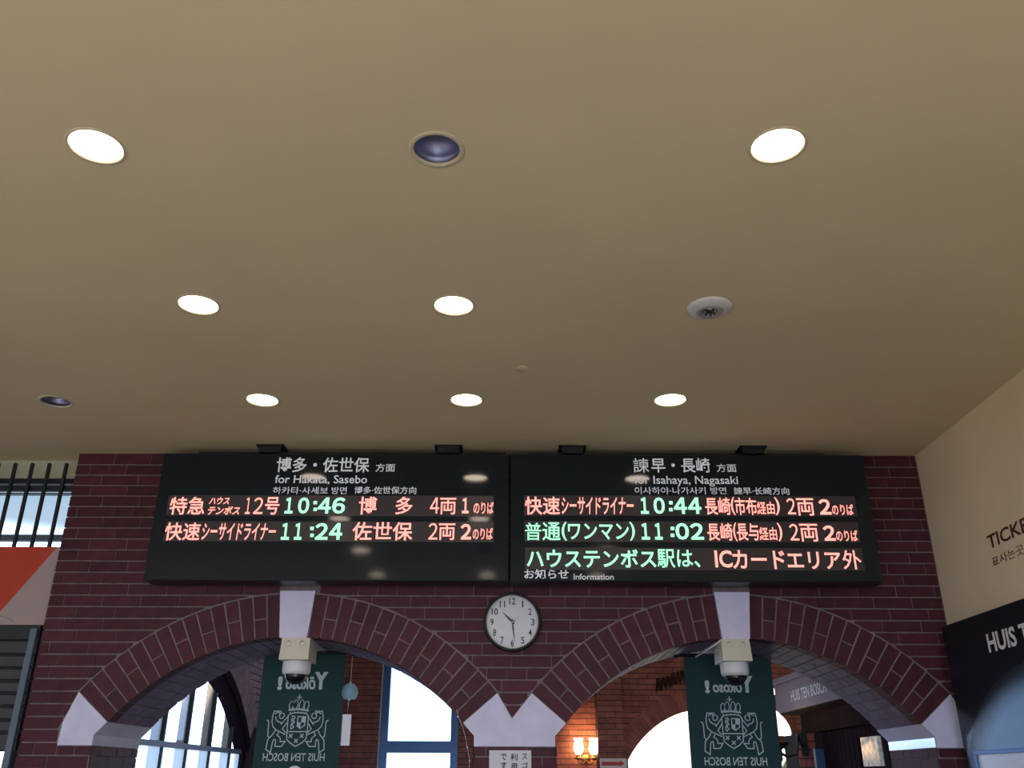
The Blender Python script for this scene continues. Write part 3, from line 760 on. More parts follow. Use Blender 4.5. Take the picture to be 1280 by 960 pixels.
def banner(x0, x1, yt, label, tcx, yok, crs, hts):
    a, b = at(x0, yt, YN), at(x1, yt, YN)
    zt3 = a.z; w = b.x - a.x; cx = (a.x+b.x)/2; hh = 1.25
    t = thing('hanging_banner', label, 'banner', (cx, YN, zt3), 'green banners hung in the arches')
    vs_, fs_ = [], []
    nx, nz = 12, 20
    for j in range(nz+1):
        for i in range(nx+1):
            u = i/nx; v = j/nz
            vs_.append(((u-.5)*w, .004*math.sin(u*9+v*2)*v, -v*hh))
    for j in range(nz):
        for i in range(nx): fs_.append((j*(nx+1)+i, j*(nx+1)+i+1, (j+1)*(nx+1)+i+1, (j+1)*(nx+1)+i))
    n0 = len(vs_); vs_ += [(x, y+.003, z) for x, y, z in vs_]; fs_ += [[i+n0 for i in reversed(f)] for f in fs_]
    m_ = MB(); m_.add(vs_, fs_, True); m_.build('cloth', M['green'], t)
    # rod and clamps
    m_ = MB(); m_.tube([(-w/2-.05, .0, .006), (w/2+.05, .0, .006)], .011, 10); rod = m_.build('rod', M['black'], t)
    for s in (-1, 1):
        m_ = MB(); m_.tube([(s*(w/2+.02), 0, .0), (s*(w/2+.02), 0, .06)], .010, 8); m_.sphere((s*(w/2+.05), 0, .006), .022, 12, 8); m_.build('clamp', M['iron'], t)
        m_ = MB(); m_.sphere((s*(w/2+.045), -.018, .014), .010, 10, 6); m_.build('clamp_screw', M['steel'], t)
    yy = -.010
    Tm = lambda u, v: (u, yy, v)
    def pz(py): return at(tcx, py, YN).z - zt3
    def pxx(px, py): return at(px, py, YN).x - cx
    # mirrored writing (seen from the back)
    z0, z1 = pz(yok[3]), pz(yok[1]); xr, xl = pxx(yok[2], yok[1]), pxx(yok[0], yok[1])
    hY = z1-z0
    text('mirrored_lettering', 'Y', (xr, yy, z0), -X_, Z_, (xr-xl)*.27, hY*1.0, M['print'], t, .06)
    text('mirrored_lettering', 'ōkoso', (xr-(xr-xl)*.24, yy, z0), -X_, Z_, (xr-xl)*.60, hY*.72, M['print'], t, .035, .1)
    text('mirrored_lettering', '!', (xr-(xr-xl)*.90, yy, z0-.004), -X_, Z_, (xr-xl)*.10, hY*.78, M['print'], t, .05)
    cz0, cz1 = pz(crs[1]), pz(crs[0]); sc = (cz1-cz0)/(808-150)
    ccx = pxx(crs[2], (crs[0]+crs[1])/2)
    crest(lambda u, v: (ccx+u, yy, (cz0+cz1)/2 + v - (560-479)*sc*1.0 + 0*sc), t, sc)
    z0, z1 = pz(hts[3]), pz(hts[1]); xr, xl = pxx(hts[2], hts[1]), pxx(hts[0], hts[1])
    text('mirrored_lettering', 'HUIS TEN BOSCH', (xr, yy, z0), -X_, Z_, xr-xl, z1-z0, M['print'], t, .01)
    # further emblem lower down the cloth
    zc2 = at(tcx, 960, YN).z - zt3
    m_ = MB(); m_.add([(.0 + .055*math.cos(k*math.pi/12), yy, zc2-.042+.055*math.sin(k*math.pi/12)) for k in range(24)], [list(range(24))])
    if tcx < 500: m_.build('round_emblem_print', M['letter2'], t)
    return t
banner(331, 433, 816.5, 'dark green hanging banner behind the left camera, white crest and mirrored lettering', 372, (349, 840, 411, 862), (868.5, 941, 372), (329.5, 941.5, 406.5, 951.5))
banner(854.5, 962.5, 820, 'dark green hanging banner behind the right camera, beside the lit lantern', 914, (879.5, 845, 940, 866), (871, 943.5, 914.5), (880, 946.5, 958, 957))

# wind chime
YW2 = YN-.04
p = at(437.5, 865, YW2)
wc = thing('wind_chime', 'glass ball wind chime with white paper strip beside the left banner', 'wind chime', (p.x, YW2, p.z))
m_ = MB(); m_.lathe([(.002, .056), (.025, .050), (.045, .030), (.0545, .002), (.050, -.024), (.036, -.044), (.034, -.044), (.048, -.022), (.052, .002), (.043, .028), (.024, .047), (.001, .053)], n=28); m_.build('glass_bell', M['chime'], wc)
m_ = MB(); top = at(438, 820, YW2).z - p.z; m_.tube([(0, 0, .055), (0, 0, top)], .0014, 6); m_.sphere((0, 0, .058), .006, 8, 6); m_.build('cord', M['letter2'], wc)
q0, q1 = at(434, 893, YW2), at(431, 932, YW2)
m_ = MB(); m_.tube([(0, 0, .02), (q0.x-p.x+.0, 0, q0.z-p.z)], .0012, 6); m_.tube([(0, 0, -.03), (-.001, 0, -.052)], [.006, .004], 8); m_.build('clapper', M['letter2'], wc)
dx = q0.x-p.x; m_ = MB(); m_.box((dx-.028, -.0006, q1.z-p.z), (dx+.028, .0006, q0.z-p.z)); m_.build('paper_strip', M['letter2'], wc)

# paper notice on the centre pier
a, b = at(612, 985, YF), at(663.5, 938, YF); am = at(611.5, 945, YF).x; bm2 = at(664, 945, YF).x
nt_ = thing('paper_notice', 'white paper notice with vertical Japanese writing on the centre pier', 'notice', ((am+bm2)/2, YF-.004, b.z))
m_ = MB(); m_.box((-(bm2-am)/2, 0, -.24), ((bm2-am)/2, .001, 0)); m_.build('sheet', M['paper'], nt_)
for s, x0, x1, y0, y1 in (('ス', 652.5, 659, 942, 949.5), ('ゴ', 652, 660, 953, 960), ('利', 638, 647, 942, 950.5), ('用', 638.5, 646.5, 954, 962), ('で', 625.5, 633.5, 942, 950), ('す', 625.5, 633.5, 952.5, 961)):
    a, b = at(x0, y1, YF), at(x1, y0, YF)
    text('printed_writing', s, (a.x, YF-.0055, a.z), X_, Z_, b.x-a.x, b.z-a.z, M['ink'], nt_, .02, origin=nt_.location)

# little wire of fairy lights at the centre pier
fw = thing('fairy_light_wire', 'thin wire with tiny clear bulbs on the left edge of the centre pier', 'string light', tuple(at(582, 918, YF-.012)))
og = fw.location
pts = [at(x, y, YF-.012)-og for x, y in ((571,887),(573,896),(578,908),(582,922),(584,934),(586,944),(587,951),(586,962),(588,975))]
MB().tube(pts, .0012, 5).build('wire', M['white'], fw)
for x, y in ((572.3,896),(584,934),(587,951)):
    q = at(x, y, YF-.012)-og; MB().sphere(q, .005, 8, 6).build('bulb', M['letter2'], fw)

# ================================================================== RIGHT WALL
for s, ref, pa, pb, hpx in (('TICKETS', 'TICK', (1233, 0), (1273, 0), ((1236, 668.5), (1239, 685.5))), ('표사는곳', '표사는곳', (1239, 0), (1277, 0), ((1241, 696), (1242, 708.5)))):
    X0 = XR-.001
    yA = atx(pa[0], hpx[0][1], X0).y; yB = atx(pb[0], hpx[0][1] - 22, X0).y
    zT, zB = atx(hpx[0][0]+1, hpx[0][1], X0).z, atx(hpx[1][0]+1, hpx[1][1], X0).z
    o = text('wall_lettering', s, (X0-.002, yA, zB), (0,-1,0), Z_, yA-yB, zT-zB, M['maroon'], None, .015 if ref == 'TICK' else .0, ref=ref)
    tag(o, ('maroon TICKETS lettering' if ref == 'TICK' else 'maroon Korean lettering below TICKETS') + ' on the cream wall', 'lettering')
XP = 2.55
p0 = atx(1176.5, 784, XP)
pn = thing('black_wall_panel', 'glossy black wall panel with white lettering and soft blue disc, right edge', 'sign panel', (XP, p0.y, p0.z))
og = pn.location
m_ = MB(); m_.bbox((0, -4.2, -1.75), (XR-XP-.001, 0, 0), .002); m_.build('panel_body', M['panel'], pn)
# blue disc fading softly into the panel black
dm = bpy.data.materials.new('soft_blue_disc'); dm.use_nodes = True
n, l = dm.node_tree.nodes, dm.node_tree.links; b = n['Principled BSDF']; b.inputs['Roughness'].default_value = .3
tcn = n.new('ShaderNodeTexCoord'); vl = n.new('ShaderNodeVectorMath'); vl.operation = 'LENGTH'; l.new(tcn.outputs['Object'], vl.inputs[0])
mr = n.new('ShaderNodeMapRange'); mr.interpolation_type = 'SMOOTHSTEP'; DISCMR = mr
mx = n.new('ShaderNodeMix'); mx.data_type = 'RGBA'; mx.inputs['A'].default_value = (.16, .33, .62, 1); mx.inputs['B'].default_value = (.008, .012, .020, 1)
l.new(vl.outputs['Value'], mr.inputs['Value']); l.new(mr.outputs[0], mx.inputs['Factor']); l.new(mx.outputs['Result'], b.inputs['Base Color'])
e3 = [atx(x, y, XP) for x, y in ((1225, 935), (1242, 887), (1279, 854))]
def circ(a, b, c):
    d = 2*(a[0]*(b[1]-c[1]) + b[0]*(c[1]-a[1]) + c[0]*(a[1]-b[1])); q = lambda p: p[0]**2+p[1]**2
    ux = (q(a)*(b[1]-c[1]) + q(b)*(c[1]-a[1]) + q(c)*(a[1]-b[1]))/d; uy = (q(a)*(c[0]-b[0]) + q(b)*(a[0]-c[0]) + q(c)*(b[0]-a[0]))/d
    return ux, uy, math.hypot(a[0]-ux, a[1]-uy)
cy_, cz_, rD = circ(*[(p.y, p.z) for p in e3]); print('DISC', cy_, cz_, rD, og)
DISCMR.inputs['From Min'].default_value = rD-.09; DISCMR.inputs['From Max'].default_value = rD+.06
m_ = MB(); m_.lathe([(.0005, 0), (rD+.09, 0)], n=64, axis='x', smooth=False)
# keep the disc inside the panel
o = m_.build('blue_disc', dm, pn, (-.0012, cy_ - og.y, cz_ - og.z))
yA = atx(1235, 804, XP).y; yB = atx(1270.5, 795, XP).y; zB = atx(1239, 816, XP).z; zT = atx(1235, 792, XP).z
text('lettering', 'HUIS TEN BOSCH', (XP-.003, yA, zB), (0,-1,0), Z_, yA-yB, zT-zB, M['letter2'], pn, .03, ref='HUIS', origin=og)
# framed light poster
p1 = atx(1217, 939, XP-.02)
pf = thing('framed_poster', 'white poster in a blue metal frame on the black panel', 'poster', (XP-.001, p1.y, p1.z))
og = pf.location
m_ = MB(); m_.bbox((-.022, -.9, -.018), (-.002, 0, 0), .002); m_.bbox((-.022, -.020, -.8), (-.002, 0, -.018), .002); m_.build('frame', M['inframe'], pf)
m_ = MB(); m_.box((-.010, -.9, -.8), (-.002, -.02, -.018)); m_.build('poster_sheet', mat('white_poster', (.80, .78, .86), .25, noise=.1, nscale=4), pf)

# ================================================================== ROOM BEYOND THE ARCHES
YFAR = 12.6
rc = MB(); rc.box((-3.1, YB, CZ), (4.4, YFAR+.3, CZ+.15)); rc.box((-3.1, 5.85, CZ+.2), (4.4, YB, CZ+.25)); struct(rc.build('ceiling_inner', M['ceiling']), 'ceiling of the room beyond the arches')
XI = -2.9
def wallmesh(name, x0, x1, z1, hole, Y0, Y1, m, lab):
    """far wall facing the viewer; hole: (x0, x1, spring z, crown z) arched or None"""
    poly = [(x0, 0), (x0, z1), (x1, z1), (x1, 0)]
    if hole:
        a, b, zs_, zc_, kind = hole
        if kind == 'arch':
            hw = (b-a)/2; rise = zc_-zs_; r = (hw*hw+rise*rise)/(2*rise); ph = math.asin(min(1, hw/r)); c = (a+b)/2
            pts = [(c + r*math.sin(ph-2*ph*k/24), zc_-r + r*math.cos(ph-2*ph*k/24)) for k in range(25)]
            poly += [(b, 0)] + pts + [(a, 0)]
        else: poly += [(b, 0), (b, zc_), (a, zc_), (a, 0)]
    mb = MB(); mb.prism(poly, Y0, Y1); return struct(mb.build(name, m), lab)
# far wall pieces: left with the glazed door, sconce wall, pilaster, arched wall
dl, dr = at(485.5, 900, YFAR).x, at(563.5, 900, YFAR).x
BAYS = [(dl, dr), (-.37, .30)]
wm_ = MB(); xa = XI
for (b0, b1) in BAYS:
    wm_.box((xa, YFAR+.01, 0), (b0-.10, YFAR+.25, CZ)); wm_.box((b0-.10, YFAR+.01, 3.35), (b1+.10, YFAR+.25, CZ)); xa = b1+.10
wm_.box((xa, YFAR+.01, 0), (at(747, 900, YFAR).x+.02, YFAR+.25, CZ))
wallA = struct(wm_.build('wall_far', M['mortar_dark']), 'far brick wall beyond the left arch, around the glazed doors')
YPI = YFAR-.22
px0, px1 = at(746.5, 900, YPI).x, at(779, 900, YPI).x
ax0, ax1 = at(785, 950, YPI+.08).x, at(1003, 950, YPI+.08).x
wallB = wallmesh('wall_far_arch', px1, 4.4, CZ, (ax0, ax1, at(785, 950, YPI).z, at(890, 884, YPI).z, 'arch'), YPI+.09, YFAR+.25, M['mortar_dark'], 'far brick wall with a broad arch beyond the right arch')
pil = struct((lambda m_: (m_.box((px0, YPI+.01, 0), (px1, YFAR+.25, CZ)), m_)[1])(MB()).build('trim_4', M['mortar_dark']), 'brick pilaster right of the twin wall sconce')
def brickfield(name, parent, x0, x1, Y, z0, z1, skip, m, limit=250, side='y', jx=.0025, jz=.008):
    """individual bricks where they are big enough to see, the rest joined"""
    cand = []
    row = 0; z = z0
    while z < z1:
        x = x0 - (row % 2)*PITCHX/2
        while x < x1:
            a, b = max(x, x0)+jx, min(x+PITCHX, x1)-jx
            if b-a > .02:
                if not skip or not skip(a, b, z+.004, z+PITCHZ-.004): cand.append((a, b, z+jz/2, min(z+PITCHZ-jz/2, z1)))
            x += PITCHX
        row += 1; z += PITCHZ
    mb = MB()
    for a, b, c, d in cand:
        y = Y + random.uniform(-.0012, .0012)
        if side == 'y': mb.box((a, y, c), (b, y+.011, d))
        else: mb.box((y, a, c), (y+.011*(1 if side == 'x+' else -1), b, d))
    o = mb.build(name, m, parent); o['kind'] = 'stuff'; return o
ZLO = 1.35
def insk(ds, r0, r1): return min(ds) < r0 or max(ds) < r1
brickfield('brick_mass', wallA, XI, dl-.112, YFAR, ZLO, CZ, None, M['brick_inner'])
brickfield('brick_mass', wallA, dr+.102, -.472, YFAR, ZLO, CZ, None, M['brick_inner'])
brickfield('brick_mass', wallA, .402, px0, YFAR, ZLO, CZ, None, M['brick_inner'])
brickfield('brick_mass', pil, px0, px1, YPI, ZLO, CZ, None, M['brick_inner'])
hw = (ax1-ax0)/2; zsp = at(785, 950, YPI).z; zcr = at(890, 884, YPI).z; rise = zcr-zsp; ra = (hw*hw+rise*rise)/(2*rise); ca = (ax0+ax1)/2
brickfield('brick_mass', wallB, px1, 4.4, YPI+.08, ZLO, CZ, lambda a, b, c, d: insk([math.hypot(x-ca, z-(zcr-ra)) for x in (a, (a+b)/2, b) for z in (c, d)], ra+.03, ra+.235) or (a < ax1+.01 and b > ax0-.01 and c < zsp+.1), M['brick_inner'])
mb = MB(); pha = math.asin(hw/ra); nn = 44
for k in range(nn):
    a0, a1 = -pha + 2*pha*k/nn + .0015, -pha + 2*pha*(k+1)/nn - .0015
    P = lambda r, a: (ca + r*math.sin(a), zcr-ra + r*math.cos(a))
    mb.prism([P(ra, a0), P(ra+.24, a0), P(ra+.24, a1), P(ra, a1)], YPI+.078, YPI+.10)
o = mb.build('arch_bricks', M['brick_inner'], wallB); o['kind'] = 'stuff'
# dark iron script lettering on that wall (blurred in the photo)
sg = thing('script_sign', 'blurred dark green script lettering on the red brick above the arch', 'sign', tuple(at(846, 852, YPI+.06)))
og = sg.location; a_ = at(820, 862, YPI+.06)-og
strokes([[(a_.x + .011*k + .010*math.sin(k*2.1), a_.z + .03 + .0040*k + (.075 if k % 2 else -.055)*(1 + .4*math.sin(k*1.7))) for k in range(40)]], .016, lambda u, v: (u, 0, v)).build('script_stroke', mat('dark_green_iron', (.12, .065, .050), .8), sg)

# white room behind the far arch
for nm_, a_, b_ in (('wall_white_left', (px1-.6, YFAR+.26, 0), (px1-.5, 17, CZ)), ('wall_white_right', (5.4, YFAR+.26, 0), (5.5, 17, CZ)), ('wall_white_back', (px1-.6, 17, 0), (5.5, 17.1, CZ)), ('ceiling_white', (px1-.6, YFAR+.26, CZ), (5.5, 17.1, CZ+.1))):
    struct(MB().box(a_, b_).build(nm_, M['whitewall']), 'plain white surface of the bright room behind the far arch')
def arealight(name, loc, size, power, color, rot=(0,0,0)):
    ld = bpy.data.lights.new(name, 'AREA'); ld.energy = power; ld.color = color; ld.shape = 'DISK'; ld.size = size
    o = bpy.data.objects.new(name, ld); COL.objects.link(o); o.location = loc; o.rotation_euler = rot; return o
p = at(862, 881, 15.2)
gl = thing('globe_lamp', 'white glowing globe lamp inside the bright room through the far arch', 'lamp', tuple(p))
MB().sphere((0,0,0), .19, 28, 18).build('globe', mat('opal_globe', (1,1,1), .5, emit=(1, 1, .96), estr=3.0), gl)
MB().tube([(0,0,.18), (0,0,CZ-p.z)], .012, 8).build('stem', M['brass'], gl)
arealight('white_room_light', (3.0, 14.9, CZ-.05), 1.4, 170, (1.0, 1.0, .97))
# handrail in the bright room
hr = thing('sloping_handrail', 'olive sloping rail in the bright room right of the right banner', 'handrail', tuple(at(980, 960, 14.0)))
og = hr.location
MB().tube([at(976, 968, 14.0)-og, at(1003, 920, 14.0)-og], .035, 8).build('rail', mat('olive_rail', (.22,.22,.10), .5), hr)

# glazed doors with transoms
zb_t, zt_t = at(525, 941, YFAR).z, at(525, 926, YFAR).z
for i, (b0, b1) in enumerate(BAYS):
    dd = bpy.data.objects.new('door_%d' % (i+1), None); COL.objects.link(dd); dd.location = ((b0+b1)/2, YFAR, 0)
    struct(dd, ('glazed door with transom, bright daylight behind', 'second glazed door, hidden behind the centre pier')[i])
    hwd = (b1-b0)/2
    for s_ in (-1, 1):
        MB().box((min(s_*hwd, s_*(hwd+.10)), .02, 0), (max(s_*hwd, s_*(hwd+.10)), .14, 3.35)).build('jamb', M['inframe'], dd)
    MB().box((-hwd, .02, zb_t), (hwd, .14, zt_t)).build('transom_bar', M['inframe'], dd)
    MB().box((-hwd, .02, 3.28), (hwd, .14, 3.35)).build('head', M['inframe'], dd)
    MB().box((-hwd, .07, zt_t), (hwd, .076, 3.28)).build('transom_pane', M['glass'], dd)
    MB().box((-hwd+.02, .07, .02), (hwd-.02, .076, zb_t)).build('door_pane', M['glass'], dd)
    if i == 0: MB().box((-hwd-.115, -.012, 0), (-hwd-.10, .02, 3.36)).build('edge_trim', M['white'], dd)

# left wall of that room with the big segmental window
WY, WZ0, WR = 8.67, EYE-1.70, 2.72
zspr = EYE + .25; hwn = math.sqrt(WR**2 - (zspr-WZ0)**2)
poly = [(YB, 0), (YB, CZ), (YFAR+.2, CZ), (YFAR+.2, 0), (WY+hwn, 0), (WY+hwn, zspr)]
ph = math.asin(hwn/WR)
poly += [(WY + WR*math.sin(ph-2*ph*k/30), WZ0 + WR*math.cos(ph-2*ph*k/30)) for k in range(31)] + [(WY-hwn, 0)]
m_ = MB(); m_.prism(poly, XI-.09, XI-.011, axis='x'); wli = struct(m_.build('wall_inner_left', M['mortar_dark']), 'lilac-lit brick side wall with the segmental window')
brickfield('brick_mass', wli, YB, YFAR, XI, ZLO, CZ, lambda a, b, c, d: insk([math.hypot(y-WY, z-WZ0) for y in (a, b) for z in (c, d)], WR+.30, WR+.545) or (b > WY-hwn and a < WY+hwn and c < zspr+.1), M['brick_lit'], side='x-', jz=.012, jx=.006)
mb = MB(); nn = 60
for k in range(nn):
    a0, a1 = -ph + 2*ph*k/nn + .0022, -ph + 2*ph*(k+1)/nn - .0022
    P = lambda r, a: (WY + r*math.sin(a), WZ0 + r*math.cos(a))
    cuts = (WR+.13, WR+.33, WR+.55) if k % 2 else (WR+.13, WR+.23, WR+.43, WR+.55)
    for c0, c1 in zip(cuts[:-1], cuts[1:]):
        mb.prism([P(c0+.004, a0), P(c1-.004, a0), P(c1-.004, a1), P(c0+.004, a1)], XI-.012, XI-random.uniform(0,.002), axis='x')
o = mb.build('arch_bricks', M['brick_lit'], wli); o['kind'] = 'stuff'
w2 = bpy.data.objects.new('window_2', None); COL.objects.link(w2); w2.location = (XI, WY, 0); struct(w2, 'arched daylight window seen obliquely through the left arch')
def ring2(r0, r1, x0, x1, nm, m):
    pts = [(r0*math.sin(-ph+2*ph*k/30), WZ0+r0*math.cos(-ph+2*ph*k/30)) for k in range(31)] + [(r1*math.sin(ph-2*ph*k/30), WZ0+r1*math.cos(ph-2*ph*k/30)) for k in range(31)]
    MB().prism(pts, x0, x1, axis='x').build(nm, m, w2)
ring2(WR-.09, WR+.03, -.08, .01, 'arch_frame', M['frame_dark']); ring2(WR+.02, WR+.125, -.05, .03, 'outer_moulding', M['frame_dark'])
for s in (-1, 1): MB().box((-.08, min(s*(hwn-.11), s*(hwn+.0)), 0), (.01, max(s*(hwn-.11), s*hwn), zspr)).build('jamb', M['frame_dark'], w2)
ztr = atx(240, 933.5, XI).z
MB().box((-.06, -hwn, ztr-.022), (0, hwn, ztr+.022)).build('transom', M['bluegrey'], w2)
for px in (202.8, 233.4, 262.6, 288.1):
    y_ = atx(px, 933, XI-.02).y - WY
    zt5 = WZ0 + math.sqrt(WR**2 - y_**2)
    MB().box((-.045, y_-.016, 0), (-.012, y_+.016, zt5-.15)).build('mullion', M['iron'], w2)
for y_ in (-1.75, -1.3):
    MB().box((-.045, y_-.016, 0), (-.012, y_+.016, WZ0 + math.sqrt(WR**2-y_**2)-.15)).build('mullion', M['iron'], w2)
pts = [((WR-.05)*math.sin(-ph+2*ph*k/30), WZ0+(WR-.05)*math.cos(-ph+2*ph*k/30)) for k in range(31)]
pts = [(-hwn+.04, ztr)] + [p for p in pts if p[1] > ztr] + [(hwn-.04, ztr)]
MB().prism(pts, -.035, -.031, axis='x').build('upper_pane', M['glass'], w2)
MB().box((-.035, -hwn+.04, .1), (-.031, hwn-.04, ztr)).build('lower_pane', M['frost'], w2)
# columns of the porch outside that window
for i, px in enumerate((193, 226, 256, 282)):
    q = atx(px, 930, XI-.45)
    m_ = MB(); m_.bbox((-.04, -.05, 0), (.04, .05, 3.6), .01)
    tag(m_.build('porch_post', mat('tan_post', (.42,.33,.27), .7), None, (XI-.45, q.y, -.12)), 'pale tan porch post outside the arched window, %s' % ('nearest the impost', 'second from the impost', 'third from the impost', 'farthest from the impost')[i], 'post', 'porch posts outside the arched window')

# ------------------------------------------------------------------ twin wall sconce
p = at(732, 948, YFAR)
sc_ = thing('wall_sconce', 'brass wall sconce with two glowing glass shades on the far brick wall', 'wall lamp', (p.x, YFAR-.002, p.z))
m_ = MB(); m_.lathe([(.001, -.03), (.045, -.026), (.060, -.006), (.060, 0)], n=24, axis='y'); m_.build('back_plate', M['brass'], sc_)
for s in (-1, 1):
    xx = s*.098
    m_ = MB(); m_.tube([(0, -.03, -.02), (s*.04, -.09, -.065), (s*.08, -.13, -.06), (xx, -.14, -.015)], .008, 8); m_.lathe([(.012, -.03), (.030, -.015), (.058, -.006), (.060, .004), (.03, .010), (.03, .04)], c=(xx, -.14, 0), n=20); m_.build('arm', M['brass'], sc_)
    m_ = MB(); m_.lathe([(.030, .04), (.052, .075), (.066, .115), (.060, .150), (.048, .185), (.056, .225), (.066, .24), (.060, .235), (.04, .18), (.05, .11), (.001, .05)], c=(xx, -.14, 0), n=24); m_.build('glass_shade', M['shade'], sc_)

# arrow sign
YA = YPI-.004
a, b = at(750, 975, YA), at(783.5, 948, YA); am, bm3 = at(750, 955, YA).x, at(783.5, 955, YA).x
asn = thing('arrow_sign', 'white sign with a red arrow pointing right on the pilaster', 'sign', ((am+bm3)/2, YA-.006, b.z))
og = asn.location
MB().box((am-og.x, 0, -.30), (bm3-og.x, .006, 0)).build('sign_plate', mat('warm_white_plate', (.86,.76,.72), .5), asn)
z1_, z2_ = at(766, 952.3, YA).z-og.z, at(766, 957, YA).z-og.z; zh1, zh2 = at(766, 950.3, YA).z-og.z, at(766, 958.4, YA).z-og.z
xA, xB, xC = at(752, 955, YA).x-og.x, at(775, 955, YA).x-og.x, at(781, 955, YA).x-og.x
MB().add([(xA,-.001,z1_),(xB,-.001,z1_),(xB,-.001,zh1),(xC,-.001,(zh1+zh2)/2),(xB,-.001,zh2),(xB,-.001,z2_),(xA,-.001,z2_)], [(0,1,2,3,4,5,6)]).build('arrow_print', M['redink'], asn)

# ------------------------------------------------------------------ shop front on the right side
XFa = 2.5
zf0, zf1 = atx(1010, 883, XFa).z, atx(990, 850, XFa).z
yF1 = atx(970, 880, XFa).y
fa = thing('shop_fascia', 'plum grey shop fascia with white lettering beyond the right arch', 'shop sign', (XFa, yF1, zf0))
og = fa.location
MB().bbox((0, YB+.03-yF1, 0), (.22, 0, zf1-zf0), .004).build('fascia_board', M['fascia'], fa)
MB().bbox((-.03, YB+.03-yF1, zf1-zf0), (.22, 0, zf1-zf0+.05), .004).build('cornice', M['fascia'], fa)
MB().box((.02, YB+.03-yF1, -.012), (.5, 0, 0)).build('underside_board', M['wood'], fa)
yA = atx(989, 872, XFa).y; yB_ = atx(1033, 858, XFa).y; zA, zB_ = atx(990.5, 877, XFa).z, atx(990.5, 863, XFa).z
text('lettering', 'HUIS TEN BOSCH', (XFa-.002, yA, zA), (0,-1,0), Z_, yA-yB_, zB_-zA, M['letter2'], fa, .02, origin=og)
XLn = 2.7
lz0 = atx(1070, 907, XLn).z
MB()
ln = struct((lambda m_: (m_.box((XLn, YB+.02, lz0), (XLn+.1, yF1-.05, zf0-.013)), m_)[1])(MB()).build('trim_5', M['wood']), 'dark brown timber lintel under the shop fascia')
# plank front, each plank its own piece
XK = 2.76
yk1 = atx(1027, 930, XK).y
pk = thing('plank_shopfront', 'dark closed plank shopfront with a small lit window beyond the right arch', 'shopfront', (XK, yk1, 0))
yw0, yw1 = atx(1077, 935, XK).y, atx(1098, 935, XK).y; zw1, zw0 = atx(1085, 921, XK).z, atx(1087, 958, XK).z
yy = yk1
while yy > YB+.1:
    y0_ = yy-.095
    segs = [(0, lz0-.004)]
    if y0_ < yw0 and yy > yw1: segs = [(0, zw0), (zw1, lz0-.004)]
    for a, b in segs: MB().bbox((0, y0_-yk1+.003, a), (.03, yy-yk1-.003, b), .003).build('plank', M['planks'], pk)
    yy -= .1
MB().box((.03, YB+.1-yk1, 0), (.05, 0, lz0-.004)).build('backing_board', M['iron'], pk)
pane_m = mat('lit_textured_pane', (.5,.52,.5), .15, noise=.75, nscale=26, emit=(.5,.52,.52), estr=.28)
MB().box((-.002, yw1-yk1, zw0), (.028, yw0-yk1, zw1)).build('window_pane', pane_m, pk)
# brick pier at its far end
pr0, pr1 = at(997, 935, 8.5).x, at(1020, 935, 8.5).x
pm = MB(); pm.box((pr0, 8.51, 0), (pr1+.3, 8.9, lz0-.004)); pier = struct(pm.build('trim_6', M['mortar_dark']), 'brick pier at the far end of the plank shopfront')
z = ZLO; r_ = 0
while z < lz0-.03:
    w1 = (pr1-pr0)
    for a, b in (((0, w1*.38), (w1*.38, w1)) if r_ % 2 else ((0, w1),)):
        MB().bbox((pr0+a+.003, 8.498, z+.004), (pr0+b-.003, 8.51, min(z+PITCHZ, lz0-.005)-.004), .002).build('brick', M['brick_inner'], pier)
    z += PITCHZ; r_ += 1
q0, q1 = at(1018.5, 936, 8.35), at(1030, 970, 8.35)
MB().bbox((0, 0, -.4), (q1.x-q0.x, .01, 0), .002)
bs = MB(); bs.bbox((0, 0, -.5), (.075, .012, 0), .002); b1 = thing('blue_sign', 'narrow blue sign standing at the end of the plank shopfront', 'sign', (q0.x, 8.35, q0.z))
bs.build('sign_face', M['bluesign'], b1); MB().box((-.012, -.001, -.5), (0, .013, 0)).build('pale_edge', M['white'], b1)

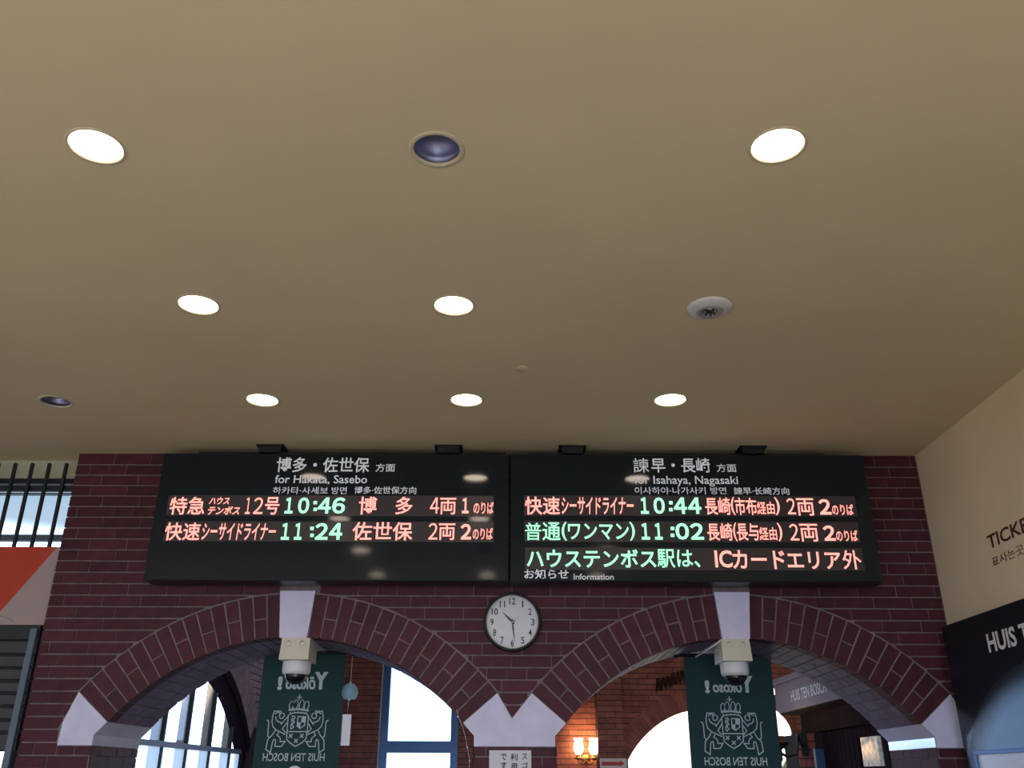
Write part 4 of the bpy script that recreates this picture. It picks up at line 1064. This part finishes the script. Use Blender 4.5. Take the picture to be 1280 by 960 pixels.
# lanterns by the right banner
def lantern(loc, s, label, end):
    t = thing('bracket_lantern', label, 'wall lamp', loc, 'opal lanterns by the shopfront')
    S = lambda pr: [(r*s, h*s) for r, h in pr]
    m_ = MB(); m_.lathe(S([(.035, .0), (.135, .012), (.140, .04), (.128, .09), (.098, .145), (.062, .185), (.045, .205), (.030, .215), (.001, .22)]), n=32); m_.build('opal_shade', M['shade2'], t)
    m_ = MB(); m_.lathe(S([(.001, -.12), (.03, -.11), (.06, -.095), (.11, -.062), (.112, -.048), (.075, -.040), (.07, -.01), (.08, .005), (.001, .006)]), n=28); m_.build('turned_cup', M['wood'], t)
    for k in range(4):
        a = k*math.pi/2+.6; c = (.045*s*math.cos(a), .045*s*math.sin(a), 0)
        m_ = MB(); m_.lathe(S([(.010, -.10), (.008, -.14), (.014, -.152), (.007, -.165), (.013, -.178), (.005, -.195), (.001, -.20)]), c=c, n=10); m_.build('finial', M['iron'], t)
    m_ = MB(); m_.tube([Vector(p)*s for p in ((.03, 0, -.13), (.09, 0, -.16), (.17, 0, -.14), (.19, 0, -.06), (.19, 0, .0), (.21, 0, .02))], .011*s, 8)
    m_.tube([Vector(p)*s for p in ((.20, 0, .0), (.24, end.y/s*.3, -.05), ((.2+end.x/s)/2, end.y/s*.6, -.07), (end.x/s, end.y/s-.01, -.06))], .015*s, 8); m_.build('curved_bracket', M['iron'], t)
    m_ = MB(); m_.bbox((end.x-.03*s, end.y-.012, -.15*s), (end.x+.03*s, end.y+.001, .05*s), .003); m_.build('wall_plate', M['iron'], t)
    return t
p = at(969, 921, 8.2); lantern(tuple(p), .98, 'glowing opal bracket lantern low beside the right banner', Vector((pr0+.06-p.x, 8.497-8.2, 0)))
p = at(962, 869, 12.1); lantern(tuple(p), .60, 'smaller glowing opal lantern higher beside the right banner, behind', Vector((.1, YPI+.078-12.1, 0)))
# side walls of the inner room
m_ = MB(); m_.box((4.4, YB, 0), (4.5, YFAR+.3, CZ)); struct(m_.build('wall_inner_right', M['cream']), 'right wall of the room beyond')
m_ = MB(); m_.box((XR, YF, 0), (4.5, YB, CZ+.2)); struct(m_.build('wall_corner', M['mortar']), 'masonry corner right of the arcade')
# unseen downlights added to brighten the inner room, same model as in the hall
for x, y, w_ in ((1.0, 10.6, 'nearest the twin sconce'), (2.4, 11.2, 'nearest the far arch'), (1.7, 9.2, 'nearest the shopfront')):
    q = copy_thing(tl, (x, y, CZ-.011), 'added recessed downlight of the inner room, hidden by the arcade, ' + w_)
